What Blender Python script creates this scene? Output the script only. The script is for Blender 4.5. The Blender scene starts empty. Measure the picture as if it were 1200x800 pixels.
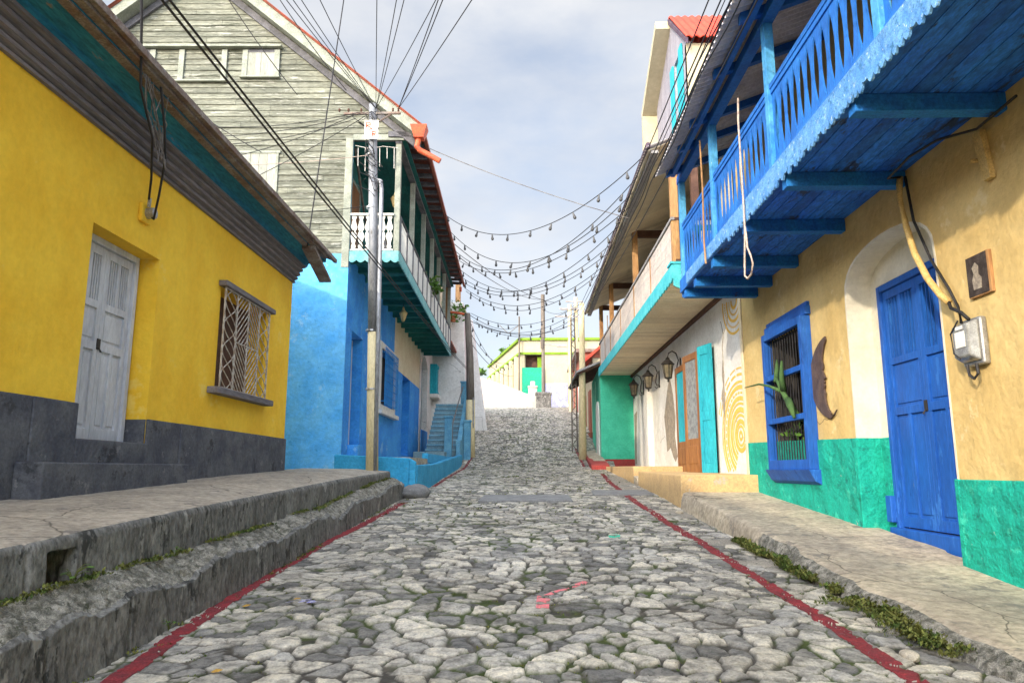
import bpy, bmesh, math, random
import numpy as np
from mathutils import Vector, Matrix
from mathutils.geometry import tessellate_polygon
random.seed(7); RNG = np.random.default_rng(5)
scn = bpy.context.scene; COL = scn.collection
R = math.radians; PI = math.pi

# ------------------------------------------------------------------ materials
MATS = {}
def mk(name, base, var=None, scale=3.0, stretch=(1,1,1), bump=0.3, bscale=30.0, rough=0.85, metal=0.0,
       fine=0.25, island=0.0, spots=None, spec=0.3, bdist=0.01, cracks=None, trans=0.0):
    """procedural material: two tones mixed by noise, optional per-piece variation, chips/stains, bump"""
    m = bpy.data.materials.new(name); m.use_nodes = True; nt = m.node_tree; N = nt.nodes; L = nt.links
    b = N['Principled BSDF']; b.inputs['Roughness'].default_value = rough; b.inputs['Metallic'].default_value = metal
    b.inputs['Specular IOR Level'].default_value = spec
    if trans: b.inputs['Transmission Weight'].default_value = trans
    tc = N.new('ShaderNodeTexCoord'); mp = N.new('ShaderNodeMapping'); mp.inputs['Scale'].default_value = stretch
    L.new(tc.outputs['Object'], mp.inputs['Vector'])
    def noise(sc, det=6, ro=0.6):
        n = N.new('ShaderNodeTexNoise'); n.inputs['Scale'].default_value = sc; n.inputs['Detail'].default_value = det
        n.inputs['Roughness'].default_value = ro; L.new(mp.outputs[0], n.inputs['Vector']); return n
    def ramp(src, a, c):
        r = N.new('ShaderNodeMapRange'); r.inputs['From Min'].default_value = a; r.inputs['From Max'].default_value = c
        L.new(src, r.inputs['Value']); return r.outputs[0]
    def mix(f, A, B, mode='MIX'):
        x = N.new('ShaderNodeMix'); x.data_type = 'RGBA'; x.blend_type = mode
        for s, v in ((0, f), (6, A), (7, B)):
            if isinstance(v, (int, float)): x.inputs[s].default_value = v
            elif isinstance(v, tuple): x.inputs[s].default_value = (*v[:3], 1)
            else: L.new(v, x.inputs[s])
        return x.outputs[2]
    if var is None: var = tuple(c*0.72 for c in base)
    n1 = noise(scale); c = mix(ramp(n1.outputs[0], .40, .60), base, var)
    n2 = noise(scale*9, 5, .7); g = ramp(n2.outputs[0], .36, .64)
    gr = N.new('ShaderNodeMapRange'); gr.inputs['To Min'].default_value = 1-fine; gr.inputs['To Max'].default_value = 1+fine
    L.new(g, gr.inputs['Value']); cb = N.new('ShaderNodeCombineColor')
    for i in range(3): L.new(gr.outputs[0], cb.inputs[i])
    c = mix(1.0, c, cb.outputs[0], 'MULTIPLY')
    if island:
        ge = N.new('ShaderNodeNewGeometry'); ir = N.new('ShaderNodeMapRange')
        ir.inputs['To Min'].default_value = 1-island; ir.inputs['To Max'].default_value = 1+island
        L.new(ge.outputs['Random Per Island'], ir.inputs['Value']); cc = N.new('ShaderNodeCombineColor')
        for i in range(3): L.new(ir.outputs[0], cc.inputs[i])
        c = mix(1.0, c, cc.outputs[0], 'MULTIPLY')
    for sp in (spots or []):
        n3 = noise(sp[2], 5, .74); f = ramp(n3.outputs[0], sp[1], sp[1]+.05); c = mix(f, c, sp[0])
    if cracks:                                     # thin wandering cracks, only here and there
        nz = noise(cracks[0]*1.5, 4, .7); va = N.new('ShaderNodeMix'); va.data_type = 'RGBA'; va.inputs[0].default_value = .22
        L.new(mp.outputs[0], va.inputs[6]); L.new(nz.outputs['Color'], va.inputs[7])
        vo = N.new('ShaderNodeTexVoronoi'); vo.feature = 'DISTANCE_TO_EDGE'; vo.inputs['Scale'].default_value = cracks[0]; L.new(va.outputs[2], vo.inputs['Vector'])
        f = ramp(vo.outputs['Distance'], cracks[1], 0.0); n5 = noise(cracks[0]*.7, 2, .5); g5 = ramp(n5.outputs[0], cracks[2], cracks[2]+.06)
        mu = N.new('ShaderNodeMath'); mu.operation = 'MULTIPLY'; mu.use_clamp = True; L.new(f, mu.inputs[0]); L.new(g5, mu.inputs[1]); c = mix(mu.outputs[0], c, tuple(q*.25 for q in base))
    L.new(c, b.inputs['Base Color'])
    if bump:
        bn = noise(bscale, 4, .68); bp = N.new('ShaderNodeBump'); bp.inputs['Strength'].default_value = bump
        bp.inputs['Distance'].default_value = bdist; L.new(bn.outputs[0], bp.inputs['Height'])
        b2 = noise(bscale*.12, 3, .5); bq = N.new('ShaderNodeBump'); bq.inputs['Strength'].default_value = bump
        bq.inputs['Distance'].default_value = bdist*5; L.new(b2.outputs[0], bq.inputs['Height'])
        L.new(bp.outputs[0], bq.inputs['Normal']); L.new(bq.outputs[0], b.inputs['Normal'])
    MATS[name] = m; return m
M = {}
def add(k, *a, **kw): M[k] = mk(k, *a, **kw)
add('yellow_plaster', (.95,.61,.05), (.89,.53,.035), scale=1.3, bump=.45, bscale=35, fine=.045, spots=[((.93,.64,.12),.62,1.1), ((.66,.41,.07),.69,7), ((.50,.42,.30),.76,16)])
add('grey_dado', (.075,.08,.10), (.12,.125,.14), scale=3, bump=.6, bscale=25, fine=.2, spots=[((.19,.19,.20),.62,5), ((.05,.052,.06),.60,2), ((.35,.34,.33),.72,18)])
add('grey_moulding', (.15,.14,.155), (.21,.19,.20), scale=4, stretch=(1,.12,1), bump=.5, bscale=30, fine=.25, spots=[((.28,.24,.2),.68,9)])
add('teal_board', (.018,.16,.26), (.03,.21,.30), scale=3, stretch=(1,.2,1), bump=.5, fine=.3, spots=[((.23,.2,.17),.64,6)])
add('rusty_tin', (.24,.205,.18), (.17,.115,.09), scale=4, bump=.5, fine=.3, rough=.7, spots=[((.30,.28,.26),.6,5)])
add('zinc', (.66,.64,.65), (.54,.51,.52), scale=3, bump=.2, fine=.15, rough=.6, metal=.0, island=.06)
add('white_wood', (.60,.62,.66), (.50,.52,.57), scale=3, stretch=(1,1,.25), bump=.3, fine=.12, rough=.6, spots=[((.34,.33,.31),.68,12)])
add('dark', (.012,.012,.014), (.02,.018,.016), bump=0)
add('interior_shade', (.05,.045,.04), (.03,.028,.025), bump=0)  # near-black colour put in for the darkness inside openings
add('iron_white', (.55,.52,.47), (.35,.27,.2), scale=12, bump=.2, rough=.6)
add('render_white', (.52,.50,.46), (.44,.42,.38), scale=1.1, bump=.6, bscale=25, fine=.12, spots=[((.30,.27,.22),.66,1.6)])
add('blue_plaster', (.035,.26,.78), (.06,.35,.84), scale=1.6, bump=.5, bscale=40, fine=.14, spots=[((.20,.48,.84),.60,2.0), ((.5,.62,.74),.72,9)])
add('sky_blue_plaster', (.09,.42,.88), (.15,.50,.88), scale=1.6, bump=.6, bscale=30, fine=.12, cracks=(.7,.004,.58), spots=[((.30,.58,.86),.60,1.4), ((.05,.32,.72),.64,5)])
add('deep_blue_plaster', (.03,.22,.62), (.05,.29,.68), scale=2, bump=.4, bscale=40, fine=.12)
add('kerb_blue', (.03,.30,.55), (.05,.36,.62), scale=2, bump=.6, bscale=30, fine=.15, spots=[((.2,.27,.3),.66,5)])
add('cream_plaster', (.72,.64,.46), (.66,.56,.38), scale=2, bump=.4, fine=.1)
add('white_plaster', (.74,.73,.70), (.66,.64,.60), scale=1.5, bump=.5, bscale=35, fine=.1, cracks=(.8,.005,.54), spots=[((.50,.46,.40),.67,2.5)])
add('siding', (.225,.232,.185), (.14,.148,.118), scale=2.2, stretch=(.35,1,3), bump=.5, bscale=40, fine=.4, island=.18,
    spots=[((.38,.385,.34),.585,5), ((.075,.082,.06),.585,3.3)])
add('pale_trim', (.33,.35,.30), (.25,.27,.225), scale=4, bump=.4, fine=.2, spots=[((.22,.22,.19),.67,9)])
add('door_board', (.36,.37,.32), (.27,.28,.24), scale=3, stretch=(2,1,.3), bump=.4, fine=.2, island=.1)
add('dark_trim', (.16,.16,.18), (.10,.10,.11), scale=4, bump=.4)
add('teal_wood', (.03,.22,.21), (.02,.15,.16), scale=3, stretch=(.3,1,1), bump=.3, fine=.2, island=.12)
add('teal_wall', (.02,.16,.15), (.015,.12,.12), scale=2, bump=.3, island=.08)
add('light_blue_wood', (.18,.40,.52), (.28,.50,.58), scale=3, bump=.4, fine=.2, spots=[((.5,.6,.62),.62,8)])
add('ledge_teal', (.14,.42,.45), (.25,.50,.52), scale=3, bump=.4, fine=.2, spots=[((.5,.56,.5),.64,8)])
add('white_paint', (.78,.77,.72), (.66,.65,.60), scale=4, bump=.2, fine=.1, rough=.6)
add('red_roof', (.40,.10,.06), (.28,.09,.06), scale=4, bump=.3, fine=.2, rough=.6)
add('bright_red_roof', (.66,.07,.035), (.55,.055,.03), scale=2, bump=.15, fine=.12, rough=.5)
add('orange_pipe', (.66,.13,.05), (.5,.10,.05), scale=5, bump=.15, rough=.5)
add('pole_metal', (.36,.37,.39), (.24,.25,.27), scale=4, stretch=(1,1,.3), bump=.3, fine=.25, rough=.5, metal=.4, spots=[((.12,.12,.12),.6,9)])
add('pole_yellow', (.70,.60,.36), (.62,.52,.30), scale=4, stretch=(1,1,.3), bump=.4, fine=.15, spots=[((.35,.32,.28),.66,6)])
add('pole_wood', (.20,.17,.14), (.12,.10,.085), scale=6, stretch=(1,1,.08), bump=.8, fine=.3)
add('raw_wood', (.46,.27,.12), (.36,.19,.08), scale=5, stretch=(1,1,.15), bump=.4, fine=.25, spots=[((.24,.12,.06),.6,4)])
add('brown_wood', (.085,.045,.035), (.13,.07,.05), scale=5, bump=.4, fine=.2)
add('varnish_wood', (.32,.14,.045), (.22,.09,.03), scale=5, stretch=(1,1,.12), bump=.3, fine=.3, rough=.45)
add('wire', (.016,.016,.018), (.03,.028,.03), bump=0, rough=.6)
add('wire_grey', (.22,.21,.20), (.14,.13,.13), bump=0, rough=.6)
add('bulb', (.05,.05,.055), (.12,.12,.12), scale=30, bump=0, rough=.45, spec=.2)
add('rope', (.62,.50,.42), (.5,.4,.34), scale=40, bump=.6, bscale=120)
add('conduit', (.62,.44,.17), (.5,.34,.12), scale=8, bump=.3, rough=.6)
add('ochre_plaster', (.62,.46,.20), (.55,.39,.155), scale=1.2, bump=.7, bscale=20, fine=.07, bdist=.014, cracks=(.6,.004,.58), spots=[((.66,.52,.27),.60,1.4), ((.42,.30,.14),.68,6), ((.70,.62,.46),.74,14)])
add('cream_arch', (.70,.66,.55), (.62,.58,.47), scale=2, bump=.5, bscale=22, fine=.06)
add('green_dado', (.008,.37,.275), (.007,.33,.25), scale=4, bump=1.0, bscale=14, fine=.15, bdist=.03, spots=[((.04,.47,.34),.58,6), ((.35,.40,.33),.665,9), ((.01,.20,.17),.62,5)])
add('door_blue', (.014,.105,.43), (.012,.085,.36), scale=3, stretch=(1,1,.25), bump=.3, fine=.15, rough=.6, spots=[((.03,.15,.50),.60,5), ((.10,.16,.30),.70,11), ((.006,.05,.24),.62,8)])
add('rail_blue', (.022,.17,.56), (.016,.13,.48), scale=3, stretch=(1,1,.4), bump=.35, fine=.15, rough=.6, island=.07, spots=[((.16,.40,.68),.66,10)])
add('post_blue', (.03,.22,.56), (.09,.36,.62), scale=4, stretch=(1,1,.5), bump=.4, fine=.2, rough=.65, spots=[((.45,.62,.66),.62,7)])
add('soffit_blue', (.014,.105,.50), (.02,.14,.52), scale=3, stretch=(1,.3,1), bump=.5, fine=.35, island=.28, spots=[((.025,.05,.12),.56,4), ((.05,.22,.5),.66,9)])
add('beam_blue', (.014,.13,.46), (.016,.17,.48), scale=4, bump=.5, fine=.25, spots=[((.05,.06,.08),.64,6)])
add('pelmet_blue', (.08,.25,.58), (.14,.34,.64), scale=9, bump=.9, bscale=30, fine=.3, spots=[((.42,.58,.68),.60,14), ((.05,.18,.36),.58,10)])
add('cream_board', (.82,.74,.57), (.76,.67,.50), scale=4, stretch=(1,1,1), bump=.3, fine=.12, island=.12)
add('teal_fascia', (.05,.45,.52), (.10,.52,.56), scale=3, bump=.4, fine=.15, spots=[((.45,.6,.6),.66,8)])
add('lace_white', (.62,.56,.50), (.52,.46,.42), scale=3, bump=.3, fine=.15)
add('purple_edge', (.07,.045,.075), (.11,.08,.10), scale=4, bump=.2)
add('dormer_board', (.34,.33,.37), (.26,.25,.29), scale=4, stretch=(1,3,.3), bump=.4, fine=.3)
add('grey_beam', (.36,.35,.35), (.28,.27,.27), scale=4, bump=.4)
add('mural_yellow', (.76,.50,.11), (.70,.43,.08), scale=8, bump=.3, fine=.15, spots=[((.72,.66,.52),.63,14)])
add('adobe', (.26,.22,.18), (.36,.31,.24), scale=6, bump=1.0, bscale=20, fine=.3)
add('teal_door', (.02,.33,.42), (.03,.40,.48), scale=3, stretch=(1,1,.3), bump=.3, fine=.2)
add('step_ochre', (.58,.40,.19), (.50,.34,.17), scale=3, bump=.6, bscale=25, fine=.15, spots=[((.42,.37,.3),.63,4)])
add('green_wall', (.07,.55,.36), (.05,.47,.30), scale=2, bump=.4, fine=.12, spots=[((.06,.46,.3),.62,3)])
add('pale_green', (.16,.46,.32), (.13,.40,.28), scale=2, bump=.4, fine=.12)
add('red_paint_block', (.34,.045,.04), (.26,.05,.045), scale=4, bump=.5, fine=.25, spots=[((.3,.26,.22),.68,7)])
add('brick', (.38,.13,.08), (.28,.09,.06), scale=9, stretch=(1,1,4), bump=.8, fine=.3)
add('far_cream', (.50,.45,.31), (.45,.40,.27), scale=1, bump=.3, fine=.08, spots=[((.58,.52,.42),.66,1.5)])
add('lime', (.20,.32,.03), (.16,.27,.02), scale=2, bump=.2)
add('far_green', (.02,.36,.21), (.02,.30,.18), scale=2, bump=.2)
add('lavender', (.36,.36,.52), (.30,.31,.46), scale=3, bump=.2)
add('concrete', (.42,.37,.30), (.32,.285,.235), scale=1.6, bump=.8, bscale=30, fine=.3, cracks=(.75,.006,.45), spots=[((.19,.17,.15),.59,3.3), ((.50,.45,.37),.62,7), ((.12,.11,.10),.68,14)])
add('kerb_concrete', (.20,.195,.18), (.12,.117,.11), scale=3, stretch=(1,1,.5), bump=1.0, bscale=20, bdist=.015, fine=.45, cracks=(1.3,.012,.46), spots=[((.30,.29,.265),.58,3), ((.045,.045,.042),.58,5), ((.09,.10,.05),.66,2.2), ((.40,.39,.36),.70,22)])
add('rubble', (.34,.32,.27), (.13,.125,.10), scale=14, bump=1.0, bscale=45, bdist=.02, fine=.45, spots=[((.07,.075,.05),.58,11), ((.50,.48,.42),.64,30)])
add('tan_concrete', (.47,.40,.29), (.36,.305,.23), scale=1.4, bump=.8, bscale=30, fine=.3, cracks=(.8,.006,.5), spots=[((.24,.21,.17),.58,2.6), ((.52,.46,.36),.63,8), ((.15,.14,.12),.68,14)])
add('slab_stone', (.24,.24,.235), (.18,.18,.18), scale=5, bump=.6, bscale=40, fine=.25)
add('red_line', (.25,.03,.035), (.17,.03,.035), scale=8, bump=.8, bscale=50, fine=.35, spots=[((.20,.17,.15),.64,12)])
add('pink_mark', (.75,.20,.22), (.65,.2,.2), scale=12, bump=.3, spots=[((.4,.36,.34),.6,18)])
add('leaf', (.055,.13,.018), (.09,.18,.03), scale=20, bump=0, island=.4, rough=.6)
add('moss', (.05,.085,.015), (.16,.16,.04), scale=9, bump=.4, island=.45, fine=.3)
add('cactus', (.045,.10,.035), (.07,.14,.04), scale=9, bump=.5)
add('terracotta', (.36,.13,.06), (.3,.1,.05), scale=6, bump=.3)
add('moon_metal', (.075,.05,.045), (.11,.075,.06), scale=7, bump=.4, rough=.6)
add('plaque_wood', (.035,.027,.024), (.07,.055,.05), scale=9, bump=.4)
add('meter_glass', (.30,.31,.30), (.2,.2,.2), scale=9, bump=.1, rough=.15, spec=.7)
add('steel', (.42,.42,.42), (.3,.3,.3), scale=9, bump=.2, rough=.4, metal=.6)
add('black_iron', (.02,.019,.018), (.035,.03,.028), scale=9, bump=.2, rough=.5)
add('lamp_glass', (.20,.17,.11), (.14,.12,.08), scale=9, bump=0, rough=.15, spec=.6)
add('lantern_gold', (.62,.47,.22), (.5,.36,.15), scale=9, bump=.2, rough=.4)
add('stair_blue', (.17,.29,.34), (.22,.34,.38), scale=3, bump=.4, fine=.2, island=.08)
add('post_stair', (.10,.30,.46), (.15,.37,.50), scale=3, bump=.4, fine=.2)
add('alcove_grey', (.32,.38,.42), (.26,.32,.36), scale=3, bump=.3)
add('earth', (.14,.12,.09), (.10,.09,.07), scale=.6, bump=.6)
add('paper', (.6,.58,.6), (.2,.2,.5), scale=25, bump=.5)
add('dry_leaf', (.55,.33,.06), (.4,.22,.05), scale=15, bump=.2)
add('stone_pale', (.50,.44,.34), (.38,.34,.27), scale=12, bump=.7, fine=.25)
add('sign_white', (.75,.72,.68), (.68,.64,.60), scale=5, bump=.1)
add('sign_red', (.65,.10,.05), (.5,.1,.05), scale=20, bump=0)

# ------------------------------------------------------------------ object helpers
def tag(o, label=None, cat=None, group=None, kind=None):
    if label: o['label'] = label
    if cat: o['category'] = cat
    if group: o['group'] = group
    if kind: o['kind'] = kind
    return o
def thing(name, label, cat, loc=(0,0,0), group=None):
    o = bpy.data.objects.new(name, None); COL.objects.link(o); o.location = loc; o.empty_display_size = .2
    return tag(o, label, cat, group)
def wloc(o):
    v = Vector((0,0,0))
    while o is not None: v += o.location; o = o.parent
    return v
ID = lambda u, w, z: (u, w, z)
class MB:
    def __init__(s, F=ID): s.v = []; s.f = []; s.F = F
    def addv(s, p): s.v.append(s.F(*p)); return len(s.v)-1
    def box(s, a0, a1, b0, b1, c0, c1):
        i = [s.addv(p) for p in ((a0,b0,c0),(a1,b0,c0),(a1,b1,c0),(a0,b1,c0),(a0,b0,c1),(a1,b0,c1),(a1,b1,c1),(a0,b1,c1))]
        for q in ((0,3,2,1),(4,5,6,7),(0,1,5,4),(1,2,6,5),(2,3,7,6),(3,0,4,7)): s.f.append(tuple(i[k] for k in q))
        return s
    def hexa(s, P):   # 8 points, same order as box
        i = [s.addv(p) for p in P]
        for q in ((0,3,2,1),(4,5,6,7),(0,1,5,4),(1,2,6,5),(2,3,7,6),(3,0,4,7)): s.f.append(tuple(i[k] for k in q))
        return s
    def plate(s, outer, holes, t0, t1, axis='w'):
        """outline (with holes) extruded from t0 to t1; axis w: outline in (u,z); u: (w,z); z: (u,w)"""
        place = {'w': lambda p, t: (p[0], t, p[1]), 'u': lambda p, t: (t, p[0], p[1]), 'z': lambda p, t: (p[0], p[1], t)}[axis]
        loops = [list(outer)] + [list(h) for h in holes]
        tris = tessellate_polygon([[Vector((p[0], p[1], 0)) for p in lp] for lp in loops])
        flat = [p for lp in loops for p in lp]
        A = [s.addv(place(p, t0)) for p in flat]; B = [s.addv(place(p, t1)) for p in flat]
        for t in tris: s.f.append(tuple(A[k] for k in t)); s.f.append(tuple(B[k] for k in reversed(t)))
        o = 0
        for lp in loops:
            n = len(lp)
            for k in range(n): s.f.append((A[o+k], A[o+(k+1) % n], B[o+(k+1) % n], B[o+k]))
            o += n
        return s
    def tube(s, pts, r, n=8):
        pts = [Vector(s.F(*p)) for p in pts]; rs = r if isinstance(r, (list, tuple)) else [r]*len(pts)
        rings = []; up = Vector((0,0,1))
        for i, p in enumerate(pts):
            d = (pts[min(i+1, len(pts)-1)] - pts[max(i-1, 0)]).normalized()
            a = d.cross(up if abs(d.z) < .95 else Vector((1,0,0))).normalized(); b = d.cross(a).normalized()
            ring = []
            for k in range(n):
                t = 2*PI*k/n; s.v.append(tuple(p + rs[i]*(math.cos(t)*a + math.sin(t)*b))); ring.append(len(s.v)-1)
            rings.append(ring)
        for q, w in zip(rings, rings[1:]):
            for k in range(n): s.f.append((q[k], q[(k+1) % n], w[(k+1) % n], w[k]))
        s.f.append(tuple(reversed(rings[0]))); s.f.append(tuple(rings[-1])); return s
    def lathe(s, c, prof, n=12):
        c = Vector(s.F(*c)); rings = []
        for (r, z) in prof:
            ring = []
            for k in range(n):
                t = 2*PI*k/n; s.v.append((c.x + r*math.cos(t), c.y + r*math.sin(t), c.z + z)); ring.append(len(s.v)-1)
            rings.append(ring)
        for q, w in zip(rings, rings[1:]):
            for k in range(n): s.f.append((q[k], q[(k+1) % n], w[(k+1) % n], w[k]))
        s.f.append(tuple(reversed(rings[0]))); s.f.append(tuple(rings[-1])); return s
    def quad(s, *P): s.f.append(tuple(s.addv(p) for p in P)); return s
    def split(s, name, mat, parent, **kw):
        """every closed piece of this builder becomes an object of its own"""
        par = list(range(len(s.v)))
        def find(a):
            while par[a] != a: par[a] = par[par[a]]; a = par[a]
            return a
        for f in s.f:
            for k in f[1:]: par[find(k)] = find(f[0])
        groups = {}
        for f in s.f: groups.setdefault(find(f[0]), []).append(f)
        for g in groups.values():
            ids = sorted({k for f in g for k in f}); mp_ = {k: i for i, k in enumerate(ids)}
            m_ = MB(); m_.v = [s.v[k] for k in ids]; m_.f = [tuple(mp_[k] for k in f) for f in g]; m_.build(name, mat, parent, **kw)
    def build(s, name, mat, parent=None, smooth=False, bevel=0.0, solid=0.0, recalc=True):
        o0 = wloc(parent) if parent else Vector((0,0,0))
        me = bpy.data.meshes.new(name); me.from_pydata([(x-o0.x, y-o0.y, z-o0.z) for x, y, z in s.v], [], s.f)
        if recalc:
            bm = bmesh.new(); bm.from_mesh(me); bmesh.ops.recalc_face_normals(bm, faces=bm.faces); bm.to_mesh(me); bm.free()
        me.materials.append(M[mat] if isinstance(mat, str) else mat)
        if smooth: me.polygons.foreach_set('use_smooth', [True]*len(me.polygons))
        ob = bpy.data.objects.new(name, me); COL.objects.link(ob)
        if parent: ob.parent = parent
        if bevel:
            b = ob.modifiers.new('bevel', 'BEVEL'); b.width = bevel; b.segments = 2; b.limit_method = 'ANGLE'; b.angle_limit = R(40)
        if solid:
            b = ob.modifiers.new('thick', 'SOLIDIFY'); b.thickness = solid
        return ob
def rect(a0, a1, b0, b1): return [(a0,b0),(a1,b0),(a1,b1),(a0,b1)]
def copy_tree(o, parent=None):
    c = o.copy(); COL.objects.link(c); c.parent = parent
    for ch in [x for x in scn.objects if x.parent == o]: copy_tree(ch, c)
    return c
# frames: u along the street, w out from the facade towards the road, z up
FY = lambda u, w, z: (-4.5+w, u, z)                    # yellow house
_L = math.hypot(.02, 1); _dx, _dy = -.02/_L, 1/_L
FB = lambda u, w, z: (-4.08+_dx*u+_dy*w, 16+_dy*u-_dx*w, z)   # blue house
FR = lambda u, w, z: (4.0-w, u, z)                     # right side

# ------------------------------------------------------------------ numpy noise, road profile
def vnoise(x, y, seed=0):
    xi = np.floor(x).astype(np.int64); yi = np.floor(y).astype(np.int64); fx = x-xi; fy = y-yi
    fx = fx*fx*(3-2*fx); fy = fy*fy*(3-2*fy)
    def h(a, b):
        n = (a*374761393 + b*668265263 + seed*1442695041) & 0xffffffff
        n = ((n ^ (n >> 13))*1274126177) & 0xffffffff; return ((n ^ (n >> 16)) & 0xffff)/65535.0
    return (h(xi,yi)*(1-fx)+h(xi+1,yi)*fx)*(1-fy)+(h(xi,yi+1)*(1-fx)+h(xi+1,yi+1)*fx)*fy
def fbm(x, y, sc, oc=4, seed=0):
    x = np.asarray(x, float)*sc; y = np.asarray(y, float)*sc; t = 0; a = .5; n = 0
    for i in range(oc): t = t+a*vnoise(x, y, seed+i*17); n += a; a *= .55; x = x*2.03; y = y*2.03
    return t/n
def voronoi(x, y, seed=0, jit=.82):
    xi = np.floor(x).astype(np.int64); yi = np.floor(y).astype(np.int64)
    f1 = np.full(x.shape, 9.); f2 = np.full(x.shape, 9.); idr = np.zeros(x.shape); vx = np.zeros(x.shape); vy = np.zeros(x.shape)
    def h(a, b, s):
        n = (a*374761393 + b*668265263 + (seed+s)*1442695041) & 0xffffffff
        n = ((n ^ (n >> 13))*1274126177) & 0xffffffff; return ((n ^ (n >> 16)) & 0xffff)/65535.0
    for dx in (-1,0,1):
        for dy in (-1,0,1):
            a = xi+dx; b = yi+dy; px = a+.5+(h(a,b,1)-.5)*jit; py = b+.5+(h(a,b,2)-.5)*jit
            # per-cell size bias gives big and small stones
            d = np.hypot(px-x, py-y) - (h(a,b,5)-.5)*.34
            c = d < f1; f2 = np.where(c, f1, np.minimum(f2, d)); idr = np.where(c, h(a,b,3), idr)
            vx = np.where(c, x-px, vx); vy = np.where(c, y-py, vy); f1 = np.where(c, d, f1)
    return f1, f2, idr, vx, vy
PY = [-30, 0, 25, 26, 29.5, 32, 36, 44, 50, 56, 60, 75, 400]
PZ = [-1.7, 0, 1.43, 1.5, 2.0, 2.45, 3.3, 4.55, 5.5, 6.15, 6.3, 6.3, 6.3]
def rz(y): return np.interp(y, PY, PZ)
def sstep(a, b, t): t = np.clip((t-a)/(b-a), 0, 1); return t*t*(3-2*t)
def road_h(x, y):
    wx = x + .10*(fbm(x, y, 2.2, 3, 3)-.5)*2; wy = y + .12*(fbm(x, y, 2.0, 3, 9)-.5)*2
    f1, f2, idr, vx, vy = voronoi(wx/.185, wy/.19, 11, 1.0)
    d = (f2-f1) + .16*(fbm(x, y, 12, 4, 21)-.5) - .05*((idr*3.7) % 1)
    side_ = sstep(.9, 2.0, np.abs(x)); edge = sstep(.085-.045*side_, .155-.065*side_, d)
    jn = fbm(x, y, .9, 3, 44)                                  # places where the joints are filled up
    side = sstep(1.5, 2.1, np.abs(x))
    dep = .030*(1-.55*sstep(.45, .7, jn))*(1-.45*side)
    r2 = (idr*7.13) % 1; r3 = (idr*13.7) % 1
    h = edge*dep*(.45+.6*idr) + edge*.020*((r2-.5)*vx+(r3-.5)*vy)
    h = h + edge*.002*np.clip(.6-f1, 0, 1) + .013*(fbm(x, y, 10, 5, 5)-.5)*edge + .010*(fbm(x, y, 26, 3, 77)-.5)
    h = h + .05*(fbm(x, y, .55, 3, 2)-.5) - .015
    h = h + .03*sstep(1.9, 2.5, np.abs(x))*0
    return rz(y)+h, edge, idr
def sheet(name, X, Y, Z, mat, attrs=None, smooth=True, keep=None):
    ny, nx = X.shape; me = bpy.data.meshes.new(name)
    co = np.stack([X, Y, Z], -1).reshape(-1, 3).astype(np.float32)
    i = np.arange((ny-1)*(nx-1)); r = i//(nx-1); c = i % (nx-1); a = r*nx+c
    q = np.stack([a, a+1, a+nx+1, a+nx], 1)
    if keep is not None:
        k = keep[:-1,:-1].reshape(-1); q = q[k]
    me.vertices.add(len(co)); me.vertices.foreach_set('co', co.ravel())
    me.loops.add(q.size); me.loops.foreach_set('vertex_index', q.ravel().astype(np.int32))
    me.polygons.add(len(q)); me.polygons.foreach_set('loop_start', np.arange(0, q.size, 4, dtype=np.int32))
    me.polygons.foreach_set('use_smooth', np.full(len(q), smooth, dtype=bool))
    me.update(calc_edges=True)
    for k, v in (attrs or {}).items():
        at = me.attributes.new(k, 'FLOAT', 'POINT'); at.data.foreach_set('value', v.reshape(-1).astype(np.float32))
    me.materials.append(M[mat] if isinstance(mat, str) else mat)
    ob = bpy.data.objects.new(name, me); COL.objects.link(ob); return ob

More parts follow.
